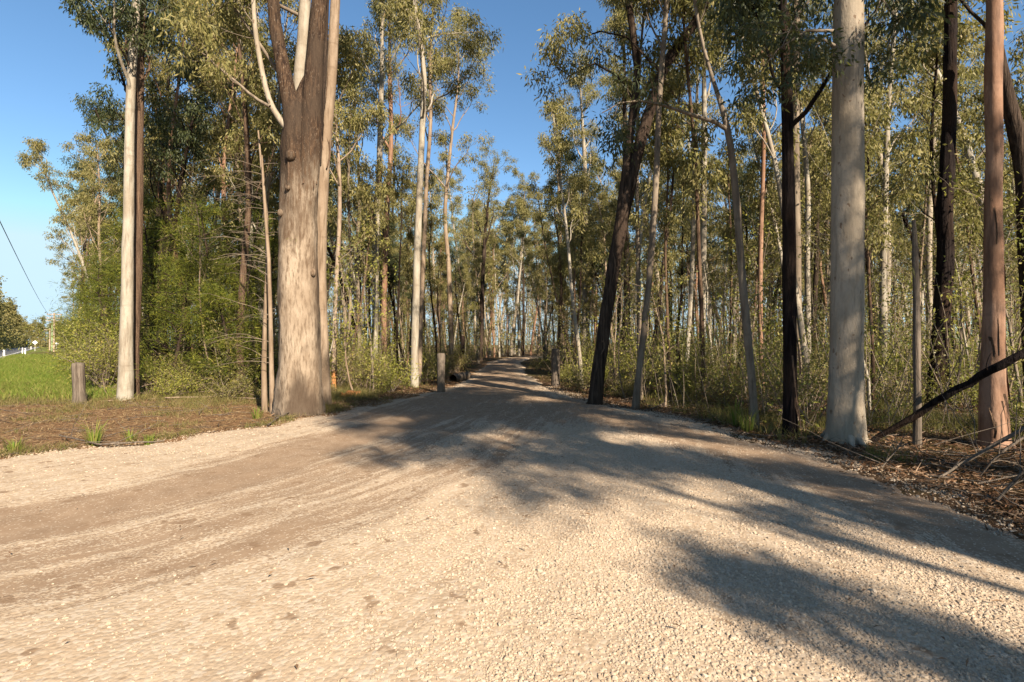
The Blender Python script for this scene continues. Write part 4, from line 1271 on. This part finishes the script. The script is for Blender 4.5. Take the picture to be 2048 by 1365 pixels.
def blades(name, P, hgt, seed, mat, wd=0.012, per=6, spread=0.06, tint=(0, 1), lean=0.4):
    rng = np.random.default_rng(seed)
    n = len(P) * per
    B = np.repeat(P, per, 0) + rng.normal(0, spread, (n, 2))
    hh = (np.repeat(hgt, per) if np.ndim(hgt) else hgt) * rng.uniform(0.5, 1.2, n)
    z = height(B[:, 0], B[:, 1]) - 0.01
    b0 = np.stack([B[:, 0], B[:, 1], z], 1)
    az = rng.uniform(0, 6.28, n)
    s = np.stack([np.cos(az), np.sin(az), 0 * az], 1) * (wd * rng.uniform(0.6, 1.3, n))[:, None]
    ln = rng.normal(0, lean, (n, 2)) * hh[:, None]
    mid = b0 + np.stack([ln[:, 0] * 0.35, ln[:, 1] * 0.35, hh * 0.62], 1)
    tip = b0 + np.stack([ln[:, 0], ln[:, 1], hh], 1)
    V = np.stack([b0 - s / 2, b0 + s / 2, mid + s * 0.35, mid - s * 0.35, tip], 1)
    o = np.arange(n)[:, None] * 5
    q = np.concatenate([o + np.array([0, 1, 2, 3]), o + np.array([3, 2, 4, 4])], 0)
    mb = MB()
    tt = tint[0] + (tint[1] - tint[0]) * np.clip(0.6 * np.repeat(rng.random(len(P)), per) + 0.4 * rng.random(n), 0, 1)
    mb.add(V.reshape(-1, 3), q, 0, np.repeat(tt, 5), smooth=False)
    return tag(mb.build(name, [mat]), kind='stuff')
rng = np.random.default_rng(41)
P = scatter(9000, (-1.08, -0.5, 13.5, 70, 1.5), lambda P: (P @ HW_N < 2.0) & (P @ HW_N > -3.6) & (P[:, 1] > 14.6 + np.abs(rng.normal(0, 2.2, len(P)))), 42)
blades('meadow_grass', P, 0.20 + 0.004 * P[:, 1], 43, 'grass', 0.02, 8, 0.16)
P = scatter(3300, (-1.05, -0.25, 7.6, 19, 0.8), lambda P: offroad(P, -0.15) & (P[:, 0] < -4.2) & (np.sin(P[:, 0] * 2.2 + P[:, 1]) + np.sin(P[:, 1] * 3.1 - P[:, 0] * 1.1) + (P[:, 1] - 12.0) * 0.6 > 0.35), 44)
blades('dry_verge_grass', P, 0.12 + 0.02 * np.clip(P[:, 1] - 11, 0, 8), 45, 'drygrass', 0.010, 7, 0.07, lean=0.7)
P = scatter(3800, (-0.4, 1.08, 7.0, 40, 1.5), lambda P: offroad(P, -0.35) & ((P[:, 0] > -4) | (P[:, 1] > 15)) & (np.sin(P[:, 0] * 1.3 + 2) + np.sin(P[:, 1] * 1.1 + P[:, 0] * 0.4) > -0.1), 46)
blades('forest_grass', P, 0.26, 47, 'drygrass', 0.010, 9, 0.09, (0.0, 0.75), lean=0.55)

# leaf and bark litter on the floor of the wood
def litter(name, P, seed, Lr=(0.05, 0.16), Wr=(0.012, 0.03), zf=None, tilt=0.35, mat='litter'):
    rng = np.random.default_rng(seed)
    n = len(P)
    z = (zf or height)(P[:, 0], P[:, 1]) + rng.uniform(0.004, 0.05, n)
    az = rng.uniform(0, 6.28, n)
    ax = np.stack([np.cos(az), np.sin(az), rng.normal(0, tilt, n)], 1)
    sd = np.stack([-np.sin(az), np.cos(az), rng.normal(0, tilt, n)], 1)
    L = rng.uniform(*Lr, (n, 1)); W = rng.uniform(*Wr, (n, 1))
    c = np.stack([P[:, 0], P[:, 1], z], 1)
    V = np.stack([c - ax * L / 2, c + sd * W / 2 + np.array([0, 0, 0.008]), c + ax * L / 2, c - sd * W / 2 + np.array([0, 0, 0.008])], 1)
    mb = MB()
    mb.add(V.reshape(-1, 3), np.arange(4 * n).reshape(-1, 4), 0, np.repeat(rng.random(n), 4), smooth=False)
    return tag(mb.build(name, [mat]), kind='stuff')
P = scatter(42000, (-0.3, 1.1, 4.2, 26, 1.25), lambda P: offroad(P, 0.0) | ((np.random.default_rng(len(P)).random(len(P)) < 0.12) & offroad(P, 0.5) & (P[:, 0] > 1)), 51)
P = P[(P[:, 0] > -4.4)]
rg = np.random.default_rng(55)
ring = []
for t_ in TREES:
    if t_.location[1] < 17:
        n_ = 110
        a_ = rg.uniform(0, 6.28, n_); r_ = 0.22 + 0.75 * rg.random(n_) ** 1.6
        ring.append(np.stack([t_.location[0] + np.cos(a_) * r_, t_.location[1] + np.sin(a_) * r_], 1))
ring = np.vstack(ring)
ring = ring[road_sd(ring[:, 0], ring[:, 1]) < 0.1]
litter('leaf_litter', np.vstack([P, ring]), 52)
litter('shed_bark', np.vstack([ring[::3], scatter(700, (0.25, 1.1, 4.6, 14, 1.0), lambda P: offroad(P, -0.1), 57)]), 56, (0.15, 0.6), (0.015, 0.04), tilt=0.25)
P = scatter(420, (0.2, 1.1, 4.6, 15, 1.0), lambda P: offroad(P, -0.15), 58)
mb = MB()
for (x, y), z in zip(P, height(P[:, 0], P[:, 1])):
    a_ = rg.uniform(0, 6.28)
    p_, _ = spine(rg, (x, y, z + rg.uniform(0.01, 0.08)), (math.cos(a_), math.sin(a_), rg.uniform(-0.05, 0.2)), rg.uniform(0.25, 1.3), 4, 0.12, -0.02)
    p_[:, 2] = np.maximum(p_[:, 2], z + 0.005)
    mb.tube(p_, np.linspace(rg.uniform(0.004, 0.012), 0.002, 5), 4, 0, cap=False)
tag(mb.build('fallen_twigs', ['dead']), kind='stuff')
P = scatter(16000, (-1.08, -0.25, 7.2, 15.5, 1.0), lambda P: offroad(P, -0.02) & (P[:, 0] < -3.6), 53)
litter('mulch', P, 54, (0.05, 0.24), (0.005, 0.014), tilt=0.2, mat='straw')

# loose stones on the gravel
def stones(name, P, size, seed, flat=0.6, sink=0.42):
    rng = np.random.default_rng(seed)
    ph = (1 + 5 ** 0.5) / 2
    V0 = np.array([(-1, ph, 0), (1, ph, 0), (-1, -ph, 0), (1, -ph, 0), (0, -1, ph), (0, 1, ph), (0, -1, -ph), (0, 1, -ph), (ph, 0, -1), (ph, 0, 1), (-ph, 0, -1), (-ph, 0, 1)]) / 1.9
    F0 = np.array([(0, 11, 5), (0, 5, 1), (0, 1, 7), (0, 7, 10), (0, 10, 11), (1, 5, 9), (5, 11, 4), (11, 10, 2), (10, 7, 6), (7, 1, 8), (3, 9, 4), (3, 4, 2), (3, 2, 6), (3, 6, 8), (3, 8, 9), (4, 9, 5), (2, 4, 11), (6, 2, 10), (8, 6, 7), (9, 8, 1)])
    n = len(P)
    V = V0[None] * (1 + rng.uniform(-0.34, 0.34, (n, 12, 1)))
    a = rng.uniform(0, 6.28, (n, 1))
    V = V * np.stack([rng.uniform(0.7, 1.3, n), rng.uniform(0.7, 1.2, n), rng.uniform(0.45, 0.9, n) * flat / 0.6], 1)[:, None]
    x = V[..., 0] * np.cos(a) - V[..., 1] * np.sin(a)
    y = V[..., 0] * np.sin(a) + V[..., 1] * np.cos(a)
    V = np.stack([x, y, V[..., 2]], -1) * size[:, None, None]
    z = rz_(P[:, 0], P[:, 1])
    z = np.maximum(z, height(P[:, 0], P[:, 1]) + size * 0.1)
    V += np.stack([P[:, 0], P[:, 1], z + size * (0.5 - sink) * 0.6], 1)[:, None]
    Fc = (np.arange(n)[:, None, None] * 12 + F0[None]).reshape(-1, 3)
    mb = MB()
    mb.add(V.reshape(-1, 3), np.concatenate([Fc, Fc[:, 2:3]], 1), 0, np.repeat(rng.beta(2.2, 2, n), 12), smooth=False)
    return tag(mb.build(name, ['stone']), kind='stuff')
P = scatter(260, (-1.05, -0.2, 7.2, 15.5, 1.0), lambda P: (np.abs(road_sd(P[:, 0], P[:, 1]) + 0.22) < 0.25) & (np.sin(P[:, 0] * 3.3 + P[:, 1] * 1.7) > -0.2), 81)
blades('verge_weeds', P, 0.12, 82, 'drygrass', 0.008, 7, 0.05, (0.0, 0.8), lean=0.7)
P = scatter(260, (-1.05, -0.25, 7.4, 16, 1.0), lambda P: offroad(P, -0.1) & (P[:, 0] < -3.8), 83)
mb = MB()
for (x, y), z in zip(P, height(P[:, 0], P[:, 1])):
    a_ = rg.uniform(0, 6.28)
    p_, _ = spine(rg, (x, y, z + rg.uniform(0.01, 0.05)), (math.cos(a_), math.sin(a_), rg.uniform(-0.02, 0.12)), rg.uniform(0.2, 0.9), 4, 0.12, -0.02)
    p_[:, 2] = np.maximum(p_[:, 2], z + 0.005)
    mb.tube(p_, np.linspace(rg.uniform(0.003, 0.009), 0.002, 5), 4, 0, cap=False)
tag(mb.build('mulch_sticks', ['dead']), kind='stuff')
rng = np.random.default_rng(61)
def dens(P):
    x, y = P[:, 0], P[:, 1]
    d = dirt_shade(x, y)
    patch = np.clip(0.5 + 0.35 * np.sin(x * 1.7 + y * 0.9) * np.sin(y * 1.3 - x * 0.6) + 0.4 * np.sin(x * 5.1 + 2.0 * np.sin(y * 2.2)) * np.sin(y * 4.3 - x * 1.6) + 0.2 * np.sin(x * 11 - y * 7), 0, 1)
    right = smooth(-1.6, 0.9, x + 0.12 * (y - 3))
    k = (0.03 + 0.97 * right * (0.12 + 0.88 * patch)) * (1 - 0.97 * smooth(0.1, 0.6, d))
    return (road_sd(x, y) > -0.25) & (np.random.default_rng(len(P)).random(len(P)) < k)
P = scatter(80000, (-1.06, 1.08, 2.0, 8.0, 1.0), dens, 62)
size = 0.004 + 0.021 * rng.beta(0.9, 5.5, len(P))
stones('loose_gravel', P, size, 63)
P = scatter(22000, (-1.05, 1.05, 7.5, 20, 1.3), dens, 64)
stones('road_gravel', P, 0.007 + 0.014 * rng.beta(1.2, 3.5, len(P)), 65)
Pe = scatter(3600, (-1.0, 1.05, 3.5, 20, 1.2), lambda P: np.abs(road_sd(P[:, 0], P[:, 1]) + 0.08) < 0.45 * np.random.default_rng(len(P)).random(len(P)), 66)
stones('edge_gravel', Pe, 0.007 + 0.018 * rng.beta(1.2, 3.8, len(Pe)), 67)
P = scatter(120, (-1.0, 1.0, 2.1, 14, 1.2), lambda P: road_sd(P[:, 0], P[:, 1]) > 0.2, 68)
litter('leaves_on_gravel', P, 69, (0.03, 0.08), (0.008, 0.018), zf=lambda x, y: rz_(x, y) + 0.004, tilt=0.12)

# ------------------------------------------------------------------ posts, logs, fallen branches
def post(px, py, top, wd, label, bark='dead', seed=0, lean=0.0):
    b = gp(px, py); D = b[1]
    b[2] = hz(b[0], b[1])
    H = (py - top) * D / F
    r_ = wd / 2 * D / F
    zs = np.array([-0.1, 0.02, 0.2, 0.4, 0.6, 0.75, 0.9, 0.97, 1.0]) * H
    mb = MB()
    path = np.stack([lean * zs, 0 * zs, zs], 1)
    mb.tube(path, r_ * np.array([1.12, 1.1, 1.02, 0.98, 1.0, 0.97, 0.98, 0.95, 0.84]), 18, 0, 0.09, seed)
    o = mb.build('wooden_post', [bark], loc=b)
    return tag(o, label, 'post')
post(160, 806, 725, 22, 'short weathered grey post standing in the grass at the left', seed=1, lean=-0.05)
post(882, 785, 702, 16, 'tall weathered post on the left side of the driveway', seed=2)
post(1111, 772, 697, 17, 'tall pale weathered post on the right side of the driveway', seed=3)
post(925, 742, 672, 9, 'slim dark stump standing left of the driveway further back', 'black', seed=4)
post(956, 728, 705, 6, 'short far-off post beside the driveway on its left', seed=5)

def log(name, pts, rad, mat, label, cat, sides=12, twigs=0, seed=0, wob=0.08, tr=0.008):
    pts = np.array(pts, float)
    base = pts[0].copy()
    rt = empty(name, base, label, cat)
    mb = MB()
    Ls = np.concatenate([[0], np.cumsum(np.linalg.norm(np.diff(pts, axis=0), axis=1))])
    s = np.linspace(0, Ls[-1], max(6, int(Ls[-1] / 0.15)))
    pp = np.stack([np.interp(s, Ls, pts[:, k]) for k in range(3)], 1) - base
    rng = np.random.default_rng(seed)
    pp[1:-1] += rng.normal(0, np.mean(rad) * 0.26, (len(pp) - 2, 3))
    mb.tube(pp, np.interp(s, Ls, rad), sides, 0, wob, seed)
    mb.build('log' if sides > 9 else 'stick', [mat], rt)
    if twigs:
        for k in range(twigs):
            tw = MB()
            p, d = interp(pp, rng.uniform(0.15, 1))
            tp, _ = spine(rng, p, dirn(rng, d, rng.uniform(0.4, 1.1), rng.uniform(0, 6.28)), rng.uniform(0.3, 0.9), 4, 0.18, 0)
            tp[:, 2] = np.maximum(tp[:, 2], -base[2] - 0.02)
            tw.tube(tp, np.linspace(tr, tr * 0.3, 5), 4, 0, cap=False)
            tw.build('twig', [mat], rt)
    return rt
log('fallen_tree', [at(1725, 895, 8.6), at(1770, 868, 8.4), at(1850, 818, 8.0), at(1925, 772, 7.6), at(2000, 730, 7.2), at(2120, 668, 6.8), at(2300, 600, 6.4)], [0.042, 0.048, 0.055, 0.056, 0.056, 0.052, 0.045], 'black', 'black fallen trunk propped diagonally, rising from the white gum past the red trunk', 'fallen tree', 12, 14, 1, 0.14)
log('fallen_branch', [at(1870, 958, 6.2), at(1930, 925, 6.2), at(1990, 888, 6.1), at(2070, 845, 6.0), at(2160, 800, 6.0)], [0.012, 0.018, 0.022, 0.024, 0.02], 'dead', 'grey dead branch lying low across the foot of the red trunk', 'fallen branch', 8, 6, 2)
log('fallen_branch', [at(1960, 950, 6.0), at(1985, 915, 5.9), at(2030, 885, 5.8), at(2100, 840, 5.8)], [0.008, 0.013, 0.015, 0.014], 'dead', 'thinner grey branch sloping up just right of the red trunk', 'fallen branch', 8, 5, 3)
log('fallen_branch', [at(1985, 1010, 5.2), at(2020, 970, 5.2), at(2060, 925, 5.1), at(2120, 880, 5.0)], [0.010, 0.015, 0.018, 0.016], 'dead', 'weathered stick at the right border nearest to the gravel', 'fallen branch', 8, 5, 4)
log('fallen_branch', [at(1740, 965, 6.6), at(1770, 925, 6.7), at(1800, 890, 6.8)], [0.006, 0.009, 0.007], 'dead', 'small pale twiggy branch below the black fallen trunk', 'fallen branch', 7, 9, 5, tr=0.006)
log('fallen_log', [gp(680, 792) + [0, 0, 0.03], gp(722, 790) + [0, 0, 0.05]], [0.09, 0.10], 'orange', 'orange split log lying right of the broad old tree', 'log', 14, 0, 6)
log('fallen_log', [gp(905, 764) + [0, 0, 0.12], gp(935, 757) + [0, 0, 0.16]], [0.20, 0.18], 'dead', 'short grey log at the left edge of the driveway beyond the tall post', 'log', 14, 0, 7)
log('fallen_branch', [gp(120, 876) + [0, 0, 0.05], gp(200, 893) + [0, 0, 0.03], gp(330, 884) + [0, 0, 0.02]], [0.012, 0.016, 0.010], 'dead', 'long grey stick lying along the cleared soil by the gravel', 'fallen branch', 8, 4, 8)
log('fallen_branch', [gp(535, 853) + [0, 0, 0.02], gp(560, 838) + [0, 0, 0.05], gp(592, 828) + [0, 0, 0.10]], [0.015, 0.02, 0.012], 'dead', 'bleached stick leaning on the foot of the broad old tree', 'fallen branch', 8, 3, 9)
log('fallen_branch', [gp(330, 800) + [0, 0, 0.06], gp(420, 797) + [0, 0, 0.05], gp(520, 800) + [0, 0, 0.04]], [0.02, 0.022, 0.014], 'tan', 'long cut pole lying behind the cleared soil', 'fallen branch', 8, 8, 10)
log('fallen_branch', [gp(1290, 825) + [0, 0, 0.03], gp(1340, 808) + [0, 0, 0.08], gp(1400, 806) + [0, 0, 0.05]], [0.014, 0.02, 0.012], 'dead', 'pale branch on the ground behind the slender grey tree', 'fallen branch', 8, 8, 11)
# brush heap of cut branches
rng = np.random.default_rng(71)
hp = empty('brush_heap', (*gp(395, 792)[:2], hz(*gp(395, 792)[:2])), 'heap of cut leafy branches left of the twiggy saplings', 'brush heap')
mb, lf, cl = MB(), MB(), []
for k in range(40):
    p0 = np.array([rng.normal(0, 1.1), rng.normal(0, 0.4), rng.uniform(0.02, 0.25)])
    az = rng.uniform(0, 6.28)
    p, _ = spine(rng, p0, (math.cos(az), math.sin(az) * 0.6, rng.uniform(0, 0.5)), rng.uniform(0.6, 1.5), 4, 0.15, -0.05)
    p[:, 2] = np.maximum(p[:, 2], 0.01)
    mb.tube(p, np.linspace(0.012, 0.004, 5), 4, 0, cap=False)
    cl += [p[2], p[3], p[4]]
lf.leaves(rng, cl, 0.2, 16, 0.09, 0.022, 0, 0.1)
mb.build('branches', ['tan'], hp); lf.build('leaves', ['leaf_fresh'], hp)
# grass clumps one can pick out
for k, (px, py, h_, lab) in enumerate(((190, 888, 0.42, 'bright grass tuft on the cleared soil at the gravel edge'), (262, 880, 0.22, 'small grass tuft right of the tall bright tuft'), (300, 884, 0.2, 'low grass tuft furthest right along the soil edge'), (515, 836, 0.3, 'grass tuft at the left foot of the broad old tree'), (1470, 850, 0.6, 'strappy green grass clump left of the thin left-leaning tree'), (1495, 862, 0.5, 'small strappy clump at the foot of the thin left-leaning tree'), (30, 900, 0.25, 'leafy grass tuft at the left border by the gravel'))):
    b0 = gp(px, py)
    rng = np.random.default_rng(500 + k)
    n = 60
    az = rng.uniform(0, 6.28, n); hh = h_ * rng.uniform(0.5, 1.15, n)
    r0 = rng.uniform(0, 0.10, n)
    bb = np.stack([np.cos(az) * r0, np.sin(az) * r0, np.full(n, -0.02)], 1)
    out = np.stack([np.cos(az), np.sin(az), 0 * az], 1)
    s = np.stack([-np.sin(az), np.cos(az), 0 * az], 1) * 0.007
    md = bb + out * (hh * 0.18)[:, None] + np.array([0, 0, 1]) * (hh * 0.62)[:, None]
    tp = bb + out * (hh * rng.uniform(0.25, 0.8, n))[:, None] + np.array([0, 0, 1]) * hh[:, None]
    V = np.stack([bb - s, bb + s, md + s * 0.7, md - s * 0.7, tp], 1)
    o_ = np.arange(n)[:, None] * 5
    mb = MB()
    mb.add(V.reshape(-1, 3), np.concatenate([o_ + np.array([0, 1, 2, 3]), o_ + np.array([3, 2, 4, 4])]), 0, np.repeat(rng.uniform(0.1, 0.95, n), 5), smooth=False)
    tag(mb.build('grass_tuft', ['grass'], loc=(b0[0], b0[1], hz(b0[0], b0[1]))), lab, 'grass tuft', 'grass tufts')

# ------------------------------------------------------------------ roadside furniture far left
gpn = [(8, 717, 18, 'nearest white guide post on the highway verge'), (45, 706, 11, 'left one of two close white guide posts'), (50.5, 705, 12, 'right one of two close white guide posts'), (62, 695, 6, 'far white guide post beside the sign')]
for px, py, hp_, lab in gpn:
    D = 1.05 * F / hp_
    x = (px - F) / F * D
    rt = empty('guide_post', (x, D, hz(x, D)), lab, 'guide post', 'white guide posts')
    mb = MB(); mb.box((0, 0, 0.5), (0.16, 0.06, 1.1), 0, 0.74)
    mb.build('post', ['paint'], rt)
    mb = MB(); mb.box((-0.02, -0.06, 0.85), (0.07, 0.03, 0.14), 0, 0.74)
    mb.build('reflector', ['insul'], rt)
LINE = []
for k, (px, D, H, bark, lab) in enumerate(((108, 112, 8.6, 'polew', 'brown timber power pole, nearest of the row'), (104, 128, 8.0, 'poleg', 'green-tinted power pole beside the brown one'), (99.5, 150, 6.4, 'polew', 'short brown power pole furthest along the verge'))):
    x = (px - F) / F * D
    rt = empty('power_pole', (x, D, hz(x, D)), lab, 'power pole', 'power poles along the highway', rz=0.74)
    mb = MB(); mb.tube([(0, 0, -0.3), (0, 0, H * 0.5), (0, 0, H)], [0.20, 0.17, 0.14], 12, 0)
    mb.build('pole', [bark], rt)
    for j, z in enumerate((H - 0.35, H - 1.15) if k < 1 else (H - 0.4,)):
        mb = MB(); mb.box((0, -0.18, z), (2.5, 0.12, 0.14))
        ca = mb.build('crossarm', ['polew'], rt)
        for dx in (-1.1, -0.5, 0.5, 1.1):
            mb = MB(); mb.tube([(dx, -0.18, z + 0.07), (dx, -0.18, z + 0.16), (dx, -0.18, z + 0.26)], [0.05, 0.07, 0.03], 8, 0)
            mb.build('insulator', ['insul'], ca)
    LINE.append(np.array([x, D, hz(x, D) + H]))
pend = LINE[0] + np.array([0.75, 0.6, -0.1])
a = LINE[0] + np.array([-0.8, -0.7, -0.1])
far = at(0, 440, 29.0)
d = far - a
b_ = a + d * 1.12
ts = np.linspace(0, 1, 40)
wire = a[None] + (b_ - a)[None] * ts[:, None]
wire[:, 2] -= 2.0 * ts * (1 - ts)
mb = MB(); mb.tube(wire, np.full(40, 0.022), 6, 0, cap=False)
tag(mb.build('power_cable', ['wire']), 'single dark power cable sweeping down to the nearest power pole', 'cable')
def sign(px, py, D, wd, ht, shape, lab):
    x = (px - F) / F * D
    rt = empty('road_sign', (x, D, hz(x, D)), lab, 'road sign', rz=0.74)
    zc = CAM_H + (HOR - py) / F * D
    mb = MB(); mb.tube([(0, 0.05, -0.1), (0, 0.05, zc + ht * 0.3)], [0.04, 0.04], 8, 0)
    mb.build('post', ['paint'], rt)
    mb = MB()
    if shape == 'diamond':
        p = np.array([(-wd / 2, zc), (0, zc - ht / 2), (wd / 2, zc), (0, zc + ht / 2)])
    else:
        p = np.array([(-wd / 2, zc - ht / 2), (wd / 2, zc - ht / 2), (wd / 2, zc + ht / 2), (-wd / 2, zc + ht / 2)])
    V = np.vstack([np.column_stack([p[:, 0], np.full(4, -0.02), p[:, 1]]), np.column_stack([p[:, 0], np.full(4, 0.01), p[:, 1]])])
    mb.add(V, [[0, 1, 2, 3], [7, 6, 5, 4], [0, 4, 5, 1], [1, 5, 6, 2], [2, 6, 7, 3], [3, 7, 4, 0]], smooth=False)
    mb.build('panel', ['signback'], rt)
sign(70, 685, 135, 1.1, 1.1, 'diamond', 'pale diamond road sign seen from behind on the highway verge')
sign(112.5, 687, 125, 0.85, 0.4, 'rect', 'small white rectangular sign right of the brown power pole')
